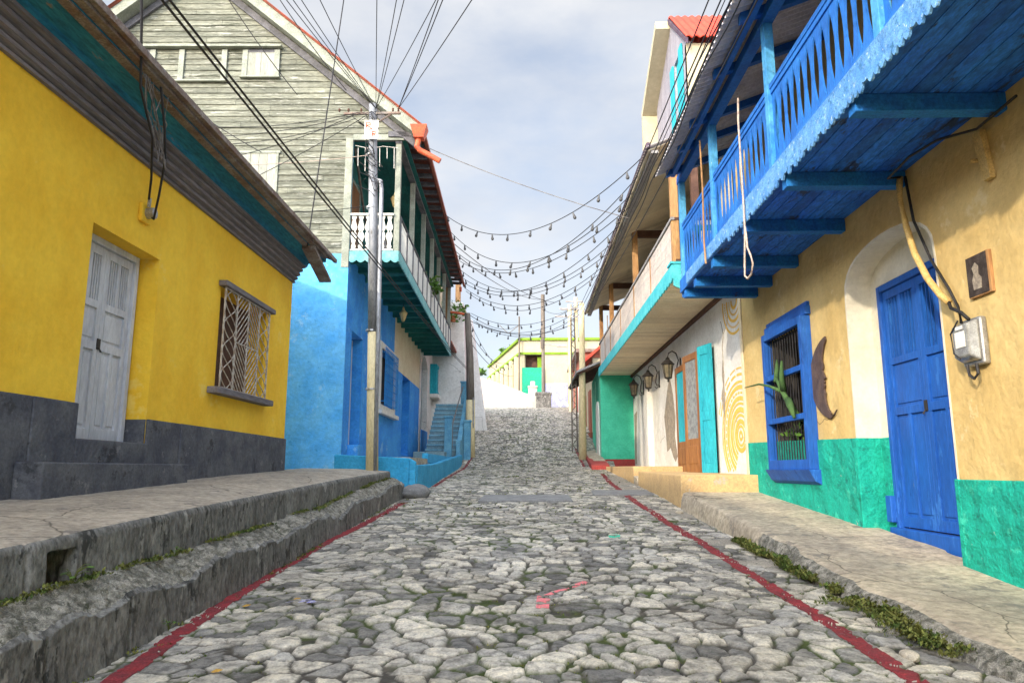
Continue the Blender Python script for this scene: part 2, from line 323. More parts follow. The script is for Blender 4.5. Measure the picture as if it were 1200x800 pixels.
# cobble material reads each stone's own random value and the joints between stones
def cobble_mat():
    m = bpy.data.materials.new('cobbles'); m.use_nodes = True; nt = m.node_tree; N = nt.nodes; L = nt.links; b = N['Principled BSDF']
    b.inputs['Roughness'].default_value = .8; b.inputs['Specular IOR Level'].default_value = .3
    def attr(n): a = N.new('ShaderNodeAttribute'); a.attribute_name = n; return a.outputs['Fac']
    tc = N.new('ShaderNodeTexCoord')
    def noise(sc, det=6, ro=.6): n = N.new('ShaderNodeTexNoise'); n.inputs['Scale'].default_value = sc; n.inputs['Detail'].default_value = det; n.inputs['Roughness'].default_value = ro; L.new(tc.outputs['Object'], n.inputs['Vector']); return n.outputs[0]
    def ramp(src, stops):
        r = N.new('ShaderNodeValToRGB'); L.new(src, r.inputs[0]); e = r.color_ramp.elements
        while len(e) < len(stops): e.new(.5)
        for k, (p, c) in enumerate(stops): e[k].position = p; e[k].color = (*c, 1)
        return r.outputs[0]
    def mix(f, A, B, mode='MIX'):
        x = N.new('ShaderNodeMix'); x.data_type = 'RGBA'; x.blend_type = mode
        for s, v in ((0, f), (6, A), (7, B)):
            if isinstance(v, (int, float)): x.inputs[s].default_value = v
            elif isinstance(v, tuple): x.inputs[s].default_value = (*v, 1)
            else: L.new(v, x.inputs[s])
        return x.outputs[2]
    st = ramp(attr('rnd'), [(0, (.16,.158,.155)), (.25, (.29,.285,.275)), (.5, (.48,.46,.42)), (.8, (.66,.62,.54)), (1, (.40,.395,.39))])
    mot = ramp(noise(11), [(.38, (.60,.60,.60)), (.5, (1,1,1)), (.62, (1.22,1.20,1.14))]); st = mix(1.0, st, mot, 'MULTIPLY')
    fin = ramp(noise(60, 4, .75), [(.3, (.62,.62,.6)), (.55, (1.05,1.05,1.05)), (.75, (1.2,1.2,1.2))]); st = mix(1.0, st, fin, 'MULTIPLY')
    pits = ramp(noise(28, 7, .8), [(.33, (.38,.38,.37)), (.43, (1,1,1))]); st = mix(1.0, st, pits, 'MULTIPLY')
    jt = mix(ramp(noise(5), [(.4, (0,0,0)), (.6, (1,1,1))]), (.042,.040,.036), (.12,.108,.09))
    moss = ramp(noise(1.1, 4, .7), [(.47, (0,0,0)), (.56, (1,1,1))]); jt = mix(moss, jt, (.06,.085,.02))
    c = mix(attr('edge'), jt, st)
    pat = ramp(noise(1.3, 5, .75), [(.36, (.60,.58,.54)), (.5, (.95,.93,.88)), (.64, (1.1,1.09,1.06))]); c = mix(1.0, c, pat, 'MULTIPLY')
    rub = mix(ramp(noise(45, 4, .8), [(.35, (0,0,0)), (.62, (1,1,1))]), (.15,.14,.12), (.42,.38,.31)); c = mix(attr('rubble'), c, rub)
    L.new(c, b.inputs['Base Color'])
    bp = N.new('ShaderNodeBump'); bp.inputs['Strength'].default_value = .9; bp.inputs['Distance'].default_value = .018
    L.new(noise(34, 5, .75), bp.inputs['Height']); L.new(bp.outputs[0], b.inputs['Normal'])
    return m
COB = cobble_mat()

# ------------------------------------------------------------------ SETTING: ground, road, kerbs, pavements
def st(o): o['kind'] = 'structure'; return o
yy = np.concatenate([np.linspace(-30, 2.6, 30), np.geomspace(2.7, 24, 760), np.geomspace(24.04, 75, 260)])
def lx(y): return np.interp(y, [-30, 26, 31, 38, 46, 75], [-2.75, -2.75, -3.2, -4.5, -8, -12])
def rx(y): return np.interp(y, [-30, 24, 30, 40, 75], [2.95, 2.95, 3.4, 6, 12])
NX = 430; t = np.linspace(0, 1, NX)
Yg = np.repeat(yy[:,None], NX, 1); Xg = lx(Yg) + (rx(Yg)-lx(Yg))*t[None,:]
Zg, Eg, Rg = road_h(Xg, Yg)
rub = sstep(.52, .62, fbm(Xg, Yg, 1.3, 4, 91))*sstep(2.0, 2.25, Xg)*.9
rub = np.maximum(rub, sstep(.60, .68, fbm(Xg, Yg, 1.1, 4, 93))*sstep(-1.9, -2.3, Xg)*.7)
st(sheet('road', Xg, Yg, Zg, COB, {'edge': Eg, 'rnd': Rg, 'rubble': rub}))
# ground far and wide, under everything
gy = np.concatenate([np.linspace(-300, -30, 8), np.linspace(-25, 80, 60), np.linspace(90, 1500, 12)]); gx = np.linspace(-900, 900, 61)
Gx, Gy = np.meshgrid(gx, gy); st(sheet('ground', Gx, Gy, rz(Gy)-.25, 'earth'))
# painted red lines following the stones
def line_x(y, side):
    if side < 0: return np.interp(y, [-30, 4.2, 5.3, 7, 9, 13.6, 15.4], [-2.1, -2.30, -2.38, -2.47, -2.47, -2.32, -2.3])
    return np.interp(y, [-30, 4.3, 7, 10, 14, 18.9, 23], [2.15, 2.15, 2.13, 2.10, 2.02, 2.10, 2.3])
def red_line(y0, y1, fx, hw=.066):
    y = np.geomspace(y0, y1, int(420*math.log(y1/y0))+20); s = np.linspace(-1, 1, 15)
    Y = np.repeat(y[:,None], 15, 1); wob = .02*(fbm(y*3, y*0, 1, 3, 8)-.5)
    X = fx(Y)+wob[:,None]+s[None,:]*hw; Z, e, r = road_h(X, Y)
    keep = (fbm(X, Y, 16, 4, 61) - .34*np.abs(s)[None,:]**3 + .22*(e-.4)) > .20
    o = sheet('road_marking', X, Y, Z+.004, 'red_line', keep=keep); return st(o)
red_line(3.0, 14.0, lambda y: line_x(y, -1)); red_line(3.0, 22.5, lambda y: line_x(y, 1))
red_line(17.5, 30, lambda y: np.interp(y, [17.5, 24, 30], [-2.22, -2.2, -2.15]), .05)
red_line(26, 31, lambda y: np.interp(y, [26, 31], [2.0, 2.05]), .05)
# generic extruded cross-section with rough surface: sec(y) -> list of (x, z, roughness), sheet along y
def profile(name, ys, sec, ppm, mat, amp=1.0, seed=0, hole=None):
    rows = []
    P0 = sec(float(ys[0])); segs = []
    for k in range(len(P0)-1):
        d = math.hypot(P0[k+1][0]-P0[k][0], P0[k+1][1]-P0[k][1]); segs.append(max(2, int(d*ppm)))
    X = []; Z = []; A = []; NXx = []; NZz = []
    for y in ys:
        P = sec(float(y)); px = []; pz = []; pa = []; nx = []; nz = []
        for k in range(len(P)-1):
            (x0, z0, a0), (x1, z1, a1) = P[k], P[k+1]; L_ = math.hypot(x1-x0, z1-z0) or 1
            n = segs[k]; tt = np.arange(n)/n
            px += list(x0+(x1-x0)*tt); pz += list(z0+(z1-z0)*tt); pa += list(a0+(a1-a0)*tt)
            nx += [-(z1-z0)/L_]*n; nz += [(x1-x0)/L_]*n
        px.append(P[-1][0]); pz.append(P[-1][1]); pa.append(P[-1][2]); nx.append(nx[-1]); nz.append(nz[-1])
        X.append(px); Z.append(pz); A.append(pa); NXx.append(nx); NZz.append(nz)
    X, Z, A, NXx, NZz = map(np.array, (X, Z, A, NXx, NZz)); Y = np.repeat(np.array(ys)[:,None], X.shape[1], 1)
    ker = np.ones(5)/5
    sm = lambda Q: np.apply_along_axis(lambda r_: np.convolve(np.pad(r_, 2, 'edge'), ker, 'valid'), 1, Q)
    NXx, NZz = sm(NXx), sm(NZz)
    s = np.cumsum(np.hypot(np.diff(X, axis=1, prepend=X[:,:1]), np.diff(Z, axis=1, prepend=Z[:,:1])), 1)
    g1, g2, gi, _, _ = voronoi(Y*26, s*26, seed); D = (fbm(Y, s, 3, 5, seed)-.5)*2 + .35*(fbm(Y, s, 22, 4, seed+3)-.5)*2
    D = D + np.where(A > .02, .55*(g1-.4)+.3*(gi-.5), 0) + np.where(A > .02, 1.6*np.abs(fbm(Y, s*.6, 5, 4, seed+9)-.5)*2-.4, 0)
    D = D*A*amp
    if hole is not None: D = D + hole(X, Y, Z)
    sg = 1.0
    return X+NXx*D*sg, Y+.25*D, Z+NZz*D*sg
iy = np.interp
def low_top(y): return rz(y) + iy(y, [-30, 3.5, 5.9, 9.9, 13.2, 15], [.47, .455, .385, .31, .37, .36]) + .05*(fbm(np.array([y*1.0]), np.array([0.]), 1.7, 3, 5)[0]-.5)
def up_top(y): return float(iy(y, [-30, 4.3, 5.8, 11, 15.1], [-.2, 1.0, 1.07, 1.26, 1.37]))
ysL = np.concatenate([np.linspace(-12, 3.0, 40), np.geomspace(3.02, 15.0, 560)])
def secK(y):
    r_ = float(rz(y)); n_ = fbm(np.array([y]), np.array([3.3]), 1.1, 3, 8)[0]; lt = low_top(y); br = .10*max(0, n_-.42)*4
    jag = .10*(fbm(np.array([y]), np.array([4.3]), 5, 4, 28)[0]-.5); jf = .012*(fbm(np.array([y]), np.array([1.3]), 6, 3, 8)[0]-.5)
    return [(-2.48, r_-.1, .006), (-2.50+jf, r_+.10, .009), (-2.505+jf, lt-.05-br*.6+jag, .010), (-2.545+jf, lt-.035-br*.55+jag, .030), (-2.66, lt+.0-br*.3, .036), (-2.76, lt+.03, .024), (-2.9, lt+.03, .02)]
X, Y, Z = profile('kerb', ysL, secK, 95, 'x', 1.0, 31)
# two kerb parts: dressed lower face, broken rubble ledge
for yj in (3.95, 4.75, 5.6, 6.9, 8.1, 9.6, 11.2, 12.7):
    w_ = np.exp(-((Y-yj)/.010)**2)*(X > -2.6); X = X-.03*w_
    X = X+.012*((yj*7.3) % 1-.5)*((Y > yj) & (Y < yj+1.2))*(X > -2.56)
n1 = int(100*0+np.argmax(X[len(X)//2] < -2.525))
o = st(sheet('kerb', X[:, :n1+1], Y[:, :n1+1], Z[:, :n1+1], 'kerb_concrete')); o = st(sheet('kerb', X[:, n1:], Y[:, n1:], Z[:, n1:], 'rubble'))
def holeL(X, Y, Z):
    m = sstep(4.33, 4.35, Y)*(1-sstep(4.57, 4.60, Y))*(1-sstep(.905, .925, Z))*(X < -2.7)*(X > -2.9)
    return .32*m + .012*np.exp(-((Y-4.17)/.012)**2)*(X > -2.9) + .02*np.exp(-((Y-13.9)/.02)**2)
def secU(y):
    tz = up_top(y); lt = low_top(y)
    step = 0.0 if y > 4.17 else -.015
    return [(-2.79+step, lt-.06, .006), (-2.80+step, tz-.05, .008), (-2.815+step, tz-.012, .008), (-2.85, tz, .006), (-3.6, tz+.05, .006), (-4.6, tz+.06, .004)]
X, Y, Z = profile('sidewalk', ysL, secU, 60, 'x', 1.0, 51, holeL)
n2 = np.argmax(X[len(X)//2] < -2.82)
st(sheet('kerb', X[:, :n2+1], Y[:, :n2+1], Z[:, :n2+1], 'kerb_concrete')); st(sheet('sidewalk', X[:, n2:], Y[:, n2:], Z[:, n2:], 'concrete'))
# end caps of the raised left pavement
e2 = MB(lambda u, w, z: (w, 14.93+u*.08, z)); 
e2.plate([(-2.47, .75), (-2.49, 1.05), (-2.62, 1.18), (-2.79, 1.2), (-2.80, 1.33), (-3.6, 1.41), (-4.6, 1.42), (-4.6, .7)], [], 0, 1, 'u'); st(e2.build('kerb', 'kerb_concrete', bevel=.01))
# right pavement
ysR = np.concatenate([np.linspace(-12, 3.0, 40), np.geomspace(3.02, 12.85, 520)])
def r_top(y): return float(iy(y, [-30, 4.7, 6.2, 9.26, 12.4, 13], [-1.4, .375, .46, .755, .985, 1.03]))
def edge_r(y):
    n_ = fbm(np.array([y]), np.array([1.3]), 1.2, 3, 18)[0]
    return 2.66 + (.16*max(0, n_-.35)*3 if y < 8.2 else 0)
def secR(y):
    tz = r_top(y); r_ = float(rz(y)); ex = edge_r(y); rough = float(iy(y, [0, 8.0, 9.2, 13], [.035, .03, .006, .005]))
    h = tz-r_
    return [(ex+1.5, tz, .004), (ex+.10, tz, .005), (ex+.03, tz-.02, rough*.5), (ex-.03*rough*20, tz-h*.45, rough), (ex-.08*rough*25-.01, r_+.02, rough), (ex-.16*rough*20-.03, r_-.1, .01)]
X, Y, Z = profile('sidewalk', ysR, secR, 55, 'x', 1.0, 71)
n3 = np.argmax(X[len(X)//2] < 2.78)
st(sheet('sidewalk', X[:, :n3+1], Y[:, :n3+1], Z[:, :n3+1], 'tan_concrete'))
i9 = int(np.argmax(ysR > 8.6))
st(sheet('kerb', X[:i9+1, n3:], Y[:i9+1, n3:], Z[:i9+1, n3:], 'rubble')); st(sheet('kerb', X[i9:, n3:], Y[i9:, n3:], Z[i9:, n3:], 'tan_concrete'))
# flagstones let into the road
def flag(x0, x1, y0, y1, lift=.035, name='paving_slab'):
    z = lambda x, y: float(rz(y))+lift
    P = [(x0,y0),(x1,y0+.05),(x1-.03,y1),(x0+.05,y1-.04)]
    m = MB(); m.hexa([(x, y, z(x, y)-.15) for x, y in P]+[(x, y, z(x, y)) for x, y in P]); return st(m.build(name, 'slab_stone', bevel=.012))
flag(-.93, .86, 13.95, 15.15, .03); flag(1.35, 2.62, 15.2, 16.3, .03)
# ------------------------------------------------------------------ shared parts
def leafed_door(root, F, u0, u1, z0, z1, w, frame_m, leaf_m, nbar=3, name='door', handle='black_iron', recess=.0):
    """double door: frame, two leaves with barred lights over one wide panel over two tall panels"""
    fr = MB(F); ft = .075
    fr.box(u0, u0+ft, w-.05, w+.06, z0, z1).box(u1-ft, u1, w-.05, w+.06, z0, z1).box(u0+ft, u1-ft, w-.05, w+.058, z1-ft, z1)
    fr.build('door_frame', frame_m, root, bevel=.006)
    um = (u0+u1)/2
    for a, b in ((u0+ft+.004, um-.003), (um+.003, u1-ft-.004)):
        H = z1-ft-z0; zb = z0+.02; zt = z1-ft-.006
        zA = zb+.47*H; zB = zb+.68*H                           # rails between lower panels, mid panel and lights
        rl = .075; mid = (a+b)/2; ms = .05
        holes = [rect(a+rl, mid-ms/2, zb+.12, zA-.04), rect(mid+ms/2, b-rl, zb+.12, zA-.04), rect(a+rl, b-rl, zA+.05, zB-.03),
                 rect(a+rl, mid-ms/2, zB+.05, zt-.10), rect(mid+ms/2, b-rl, zB+.05, zt-.10)]
        lf = MB(F); lf.plate(rect(a, b, zb, zt), holes, w-.025, w+.025)
        leaf = lf.build('door_leaf', leaf_m, root, bevel=.004)
        pn = MB(F)
        for k, (hx0, hz0, hx1, hz1) in enumerate([(h[0][0], h[0][1], h[2][0], h[2][1]) for h in holes[:3]]):
            pn.box(hx0-.01, hx1+.01, w-.018, w+.000, hz0-.01, hz1+.01); pn.box(hx0+.03, hx1-.03, w+.001, w+.012, hz0+.04, hz1-.04)
        pn.build('panel', leaf_m, leaf, bevel=.004)
        br = MB(F)
        for h in holes[3:]:
            for q in range(nbar):
                uu = h[0][0]+(h[1][0]-h[0][0])*(q+.5)/nbar
                br.box(uu-.009, uu+.009, w-.012, w+.012, h[0][1], h[2][1])
        br.build('bar', leaf_m, leaf)
        bk = MB(F); bk.box(a+.04, b-.04, w-.05, w-.03, zB, zt-.05); bk.build('backing', 'interior_shade', leaf)
    hd = MB(F); hd.box(um-.03, um+.03, w+.026, w+.036, z0+.45*(z1-z0), z0+.45*(z1-z0)+.12); hd.tube([(um+.0, w+.04, z0+.45*(z1-z0)+.02), (um+.012, w+.065, z0+.45*(z1-z0)-.03), (um-.012, w+.065, z0+.45*(z1-z0)-.03), (um, w+.04, z0+.45*(z1-z0)+.02)], .006)
    hd.build('door_latch', handle, root)
def leaves(mb, c, r, n, size, rnd=random, flat=.6):
    for _ in range(n):
        v = Vector((rnd.gauss(0,1), rnd.gauss(0,1), rnd.gauss(0,1)*flat)); v = v.normalized()*r*rnd.random()**.45
        p = Vector(c)+Vector((v.x, v.y, abs(v.z) if flat < .5 else v.z)); a = Vector((rnd.gauss(0,1), rnd.gauss(0,1), rnd.gauss(0,.6))).normalized()
        b = a.cross(Vector((rnd.gauss(0,1), rnd.gauss(0,1), rnd.gauss(0,1)))).normalized(); s = size*rnd.uniform(.6, 1.4)
        mb.v += [tuple(p), tuple(p+a*s*.5+b*s*.28), tuple(p+a*s), tuple(p+a*s*.5-b*s*.28)]
        i = len(mb.v)-4; mb.f.append((i, i+1, i+2, i+3))
def corrug(mb, P00, P10, P01, P11, n, amp=.018, m=2):
    """corrugated sheet: waves along the first edge direction (P00->P10), ridges running P00->P01"""
    P00, P10, P01, P11 = map(Vector, (P00, P10, P01, P11)); N_ = n*6; base = len(mb.v)
    nrm = (P10-P00).cross(P01-P00).normalized()
    for i in range(N_+1):
        t_ = i/N_; off = nrm*amp*math.sin(2*PI*i/6)
        for j in range(m):
            q = j/(m-1); mb.v.append(tuple((P00*(1-t_)+P10*t_)*(1-q)+(P01*(1-t_)+P11*t_)*q+off))
    for i in range(N_):
        for j in range(m-1):
            a = base+i*m+j; mb.f.append((a, a+1, a+m+1, a+m))

# ------------------------------------------------------------------ LEFT 1: yellow house
yh = thing('yellow_house', 'yellow plastered house with dark grey base, moulded eaves and white double door', 'house', (-4.5, 7, 1.2))
m = MB(FY); m.plate(rect(-14, 13.45, .2, 5.6), [rect(7.12, 8.5, 1.2, 3.93), rect(10.3, 12.15, 2.56, 4.05)], -.42, 0); m.build('wall', 'yellow_plaster', yh)
m = MB(FY); m.box(-14, 13.45, -7, -6.8, .2, 5.6).plate([(-.42, .2), (-6.8, .2), (-6.8, 5.6), (-.42, 5.6)], [], 13.15, 13.45, 'u'); m.build('wall', 'yellow_plaster', yh)
m = MB(FY)                                                     # recess of the doorway lined in yellow
# dark base in three blocks, a little proud
d = MB(FY); dz = lambda u: float(np.interp(u, [-14, 6, 7.1, 8.5, 13.45], [2.06, 2.06, 2.05, 1.985, 1.96]))
def slabz(u0, u1, w0, w1, zb):
    d.hexa([(u0,w0,zb),(u1,w0,zb),(u1,w1,zb),(u0,w1,zb),(u0,w0,dz(u0)),(u1,w0,dz(u1)),(u1,w1,dz(u1)),(u0,w1,dz(u0))])
slabz(-14, 6.46, .001, .035, .6); slabz(6.46, 7.12, .001, .05, .6); slabz(8.5, 9.3, .001, .035, 1.0); slabz(9.3, 12.55, .001, .055, 1.0); slabz(12.55, 13.47, .001, .035, 1.0)
d.build('base_course', 'grey_dado', yh, bevel=.012)
d = MB(FY); d.box(8.47, 8.497, -.30, .0, 1.2, 1.98); d.build('base_course', 'grey_dado', yh)
sp = MB(FY); sp.box(6.3, 9.05, .036, .30, .9, 1.465).build('doorstep', 'grey_dado', yh, bevel=.015)
sp = MB(FY); sp.box(7.12, 8.495, -.30, .05, 1.0, 1.70).build('doorstep', 'grey_dado', yh, bevel=.012)
leafed_door(yh, FY, 7.18, 8.44, 1.70, 3.93, -.27, 'white_wood', 'white_wood', 4)
# moulded cornice
pf = [(0,4.93),(.045,4.93),(.045,4.965),(.02,4.98),(.09,5.0),(.09,5.04),(.06,5.055),(.135,5.075),(.135,5.12),(.10,5.135),(.185,5.155),(.185,5.195),(.15,5.21),(.235,5.225),(.235,5.262),(0,5.262)]
m = MB(FY); m.plate(pf, [], -14, 13.47, 'u'); m.build('cornice', 'grey_moulding', yh)
m = MB(FY); m.plate([(.0, 5.264), (.235, 5.264), (.255, 5.33), (.46, 5.36), (.60, 5.36), (.60, 5.47), (.05, 5.62)], [], -14, 13.55, 'u'); m.build('eaves_board', 'teal_board', yh)
for k in range(24):
    pass
rt = MB(FY)
for k in range(38):
    u = -13.6+k*.72
    rt.box(u, u+.07, .12, .56, 5.445-.0, 5.465)
m = MB()
corrug(m, FY(-14.2, .74, 5.44), FY(13.75, .74, 5.44), FY(-14.2, -4.2, 7.45), FY(13.75, -4.2, 7.45), 280, .022, 4)
corrug(m, FY(-14.2, -4.2, 7.45), FY(13.75, -4.2, 7.45), FY(-14.2, -7.6, 5.5), FY(13.75, -7.6, 5.5), 140, .022, 3)
m.build('roof', 'rusty_tin', yh, solid=.006, recalc=False)
m = MB(FY); m.box(-14.2, 13.3, .602, .70, 5.37, 5.415).box(-14.2, 13.74, .702, .765, 5.40, 5.475); m.build('eaves_edge', 'rusty_tin', yh, bevel=.006)
m = MB(FY); m.hexa([(12.45,.47,5.30),(13.85,.40,5.04),(13.85,.63,5.04),(12.45,.70,5.30),(12.45,.47,5.36),(13.85,.40,5.09),(13.85,.63,5.09),(12.45,.70,5.36)]); m.box(-14.2,12.4,.50,.598,5.335,5.358)
m.build('gutter', 'rusty_tin', yh)
# window: dark lintel and sill, pale decorative grille
m = MB(FY); m.box(10.2, 12.28, .0, .13, 4.05, 4.13).build('window_lintel', 'grey_moulding', yh, bevel=.01)
m = MB(FY); m.box(10.05, 12.3, .0, .17, 2.46, 2.555).build('window_sill', 'grey_moulding', yh, bevel=.015)
m = MB(FY); m.box(10.3, 12.15, -.30, -.27, 2.56, 4.05); m.build('window_back_panel', 'brown_wood', yh)
m = MB(FY); g = lambda pts, r=.011: m.tube([(u, .07, z) for u, z in pts], r, 5)
U0, U1, Z0, Z1 = 10.3, 12.14, 2.57, 4.04; cw = (U1-U0)/4
for k in range(5): g([(U0+cw*k, Z0), (U0+cw*k, Z1)], .014)
g([(U0, Z0), (U1, Z0)], .014); g([(U0, Z1), (U1, Z1)], .014); g([(U0+cw, (Z0+Z1)/2), (U0+3*cw, (Z0+Z1)/2)], .012)
for c0, sgn in ((1, 1), (2, -1)):
    for half in (0, 1):
        a = U0+cw*c0; zz0 = Z0+(Z1-Z0)/2*half; s_ = sgn*(1 if half else -1)
        for k in range(-4, 7):
            za = zz0+k*.105; zb_ = za+.42; pts = []
            ln = [(0, za), (cw, zb_)] if s_ > 0 else [(cw, za), (0, zb_)]
            (x0, q0), (x1, q1) = ln; lo, hi = zz0, zz0+(Z1-Z0)/2
            tA = max(0, (lo-q0)/(q1-q0)); tB = min(1, (hi-q0)/(q1-q0))
            if tB-tA > .05: g([(a+x0+(x1-x0)*tA, q0+(q1-q0)*tA), (a+x0+(x1-x0)*tB, q0+(q1-q0)*tB)], .009)
for c0 in (0, 3):
    for k in range(4):
        zc0 = Z0+k*(Z1-Z0)/4; hh = (Z1-Z0)/4
        for sgn in (-1, 1):
            g([(U0+cw*c0+cw/2+sgn*cw*.46*math.sin(PI*j/8), zc0+hh*j/8) for j in range(9)], .008)
            g([(U0+cw*c0+cw/2+sgn*cw*.46*math.cos(PI*j/8), zc0+hh*j/8) for j in range(9)], .008) if sgn > 0 else None
m.build('window_grille', 'iron_white', yh)
# junction box on the yellow wall
jb = thing('junction_box', 'small round grey junction box on the yellow wall above the white door', 'junction box', (-4.46, 8.0, 4.3))
m = MB(FY); m.box(7.93, 8.13, .001, .05, 4.24, 4.46).build('back_plate', 'yellow_plaster', jb, bevel=.01)
m = MB(FY); m.tube([(8.04, .05, 4.36), (8.04, .14, 4.36), (8.04, .15, 4.36)], [.065, .065, .045], 14); m.tube([(8.0, .08, 4.42), (7.97, .10, 4.52)], .02, 8); m.build('housing', 'steel', jb, smooth=False)

# ------------------------------------------------------------------ LEFT 2: blue house with wooden gable and balcony
bh = thing('blue_house', 'two storey house, bright blue below and weathered clapboard gable above', 'house', (-4.08, 16, 1.7))
m = MB(FB)
m.plate(rect(0, 6.7, 1.2, 6.28), [rect(.55, 1.85, 1.95, 4.6), rect(4.3, 6.6, 3.2, 4.83)], -.35, 0)
m.plate(rect(6.7, 13.0, 1.2, 4.6), [rect(8.5, 10.3, 1.9, 4.599)], -.35, 0)
m.build('wall', 'blue_plaster', bh)
m = MB(FB); m.box(-.03, .35, -10.6, -.352, 1.0, 6.28).box(-.03, -.002, -.352, .0, 1.0, 6.28); m.build('side_wall', 'sky_blue_plaster', bh)
m = MB(FB); m.plate(rect(6.7, 13.0, 4.6, 6.28), [rect(8.5, 10.3, 4.5, 4.78)][:0], -.35, 0.0); m.build('wall', 'cream_plaster', bh)
m = MB(FB)                                                     # deep blue reveals
for a0, a1, b0, b1 in ((.56, .60, 1.95, 4.59), (1.80, 1.84, 1.95, 4.59), (8.51, 8.54, 1.9, 4.59), (10.26, 10.29, 1.9, 4.59)): m.box(a0, a1, -.34, .004, b0, b1)
m.box(8.54, 10.26, -.34, -.30, 1.9, 4.59); m.split('door_reveal', 'deep_blue_plaster', bh)
m = MB(FB); m.box(.02, 1.95, .004, .02, 1.2, 1.93); m.box(.52, 1.9, -.3, .25, 1.5, 1.955); m.build('doorstep', 'blue_plaster', bh, bevel=.02)
m = MB(FB); m.plate(rect(.6, 1.8, 1.96, 4.56), [], -.29, -.24); dr = m.build('door', 'white_wood', bh)
m = MB(FB); m.box(.68, 1.14, -.238, -.225, 2.2, 3.1).box(1.26, 1.72, -.238, -.225, 2.2, 3.1).box(.68, 1.14, -.238, -.225, 3.3, 4.4).box(1.26, 1.72, -.238, -.225, 3.3, 4.4); m.build('panel', 'white_wood', dr, bevel=.01)
m = MB(FB); m.box(1.17, 1.23, -.225, -.19, 2.95, 3.15); m.build('door_handle', 'door_blue', dr)
# window with white surround and blue square grille
m = MB(FB); m.plate(rect(4.05, 6.85, 3.05, 5.0), [rect(4.32, 6.58, 3.22, 4.82)], .001, .05); m.box(3.95, 6.95, .0, .16, 2.93, 3.05); wf = m.build('window_frame', 'white_paint', bh, bevel=.01)
m = MB(FB); m.box(4.3, 6.6, -.3, -.27, 3.2, 4.83); m.build('window_back_panel', 'interior_shade', bh)  # dark back panel, its colour stands for the unlit room
m = MB(FB)
for k in range(11): u = 4.34+k*.222; m.tube([(u, .15, 3.2), (u, .15, 4.86)], .014, 5)
for k in range(8): z = 3.24+k*.224; m.tube([(4.3, .152, z), (6.6, .152, z)], .014, 5)
for u in (4.3, 6.6):
    for z in (3.3, 4.7): m.tube([(u, .0, z), (u, .15, z)], .014, 5)
m.build('window_grille', 'deep_blue_plaster', bh)
# gable wall of clapboards (u=0 plane, w from -9.4 to +1.15)
GZ0, GEAVE, GPK, GW0, GW1 = 5.98, 9.35, 13.55, -8.95, 1.15; gm = (GW0+GW1)/2
def gable_w(z): # half extents at height z under the rakes
    if z <= GEAVE: return GW0, GW1
    t_ = (z-GEAVE)/(GPK-GEAVE); return GW0+(gm-GW0)*t_, GW1+(gm-GW1)*t_
m = MB(FB); z = GZ0; rs = random.Random(3)
while z < GPK-.1:
    h = .148; a, b = gable_w(z+h*.5)
    if z < 9.05: b = min(b, -.02)
    cuts = [a]; q = a
    while True:
        q += rs.uniform(1.2, 3.6)
        if q > b-.4: break
        cuts.append(q)
    cuts.append(b)
    for c0, c1 in zip(cuts, cuts[1:]):
        s_ = rs.uniform(-.006, .006); g_ = .003
        m.hexa([(-.030+s_, c0+g_, z-.012), (-.030+s_, c1-g_, z-.012+rs.uniform(-.004,.004)), (.0, c1-g_, z-.012), (.0, c0+g_, z-.012), (-.008+s_*.5, c0+g_, z+h+.006), (-.008, c1-g_, z+h+.006), (.0, c1-g_, z+h+.006), (.0, c0+g_, z+h+.006)])
    z += h
m.build('clapboard_gable', 'siding', bh, recalc=True)
m = MB(FB); m.plate([(GW0, GZ0), (-.02, GZ0), (-.02, 9.05), (GW1, 9.05), (GW1, GEAVE), (gm, GPK), (GW0, GEAVE)], [], .0, .05, 'u'); m.build('gable_backing', 'dark_trim', bh)
# corner board, rakes, attic openings
m = MB(FB); m.box(-.055, .0, -.17, -.0, 5.95, 9.1).box(-.055, .0, 0.0, 1.2, 9.05, 9.2).build('corner_board', 'pale_trim', bh, bevel=.005)
def rake(side, w_off, z_off, th, y0, y1, mat, name):
    E_ = GW1 if side > 0 else GW0; ov = .45*side; sl = (GPK-GEAVE)/(gm-E_)
    x0 = E_+ov; z0_ = GEAVE+sl*(-ov)*-1 if False else GEAVE+sl*(x0-E_)
    m = MB(FB); P = [(x0, z0_+z_off), (gm, GPK+z_off), (gm, GPK+z_off+th), (x0, z0_+z_off+th)]
    m.plate(P, [], y0, y1, 'u'); m.build(name, mat, bh, bevel=.006)
for s_ in (-1, 1):
    rake(s_, 0, -.02, .30, -.42, -.37, 'pale_trim', 'rake_board')
    rake(s_, 0, -.24, .20, -.10, -.04, 'dark_trim', 'rake_board')
    rake(s_, 0, .0, .03, -.37, 0, 'pale_trim', 'rake_soffit')
m = MB()
E1, E0 = GW1+.5, GW0-.5; sl1 = (GPK-GEAVE)/(gm-GW1)
zE = GEAVE+sl1*.5+.30
corrug(m, FB(-.5, E1, zE), FB(14.3, E1, zE), FB(-.5, gm, GPK+.32), FB(14.3, gm, GPK+.32), 140, .02, 3)
corrug(m, FB(-.5, gm, GPK+.32), FB(14.3, gm, GPK+.32), FB(-.5, E0, zE), FB(14.3, E0, zE), 140, .02, 3)
m.build('roof', 'red_roof', bh, solid=.006, recalc=False)
m = MB(FB); m.box(-.06, .0, -5.6, .25, 11.36, 11.42).box(-.16, .0, -5.7, .28, 11.42, 11.46) if False else None
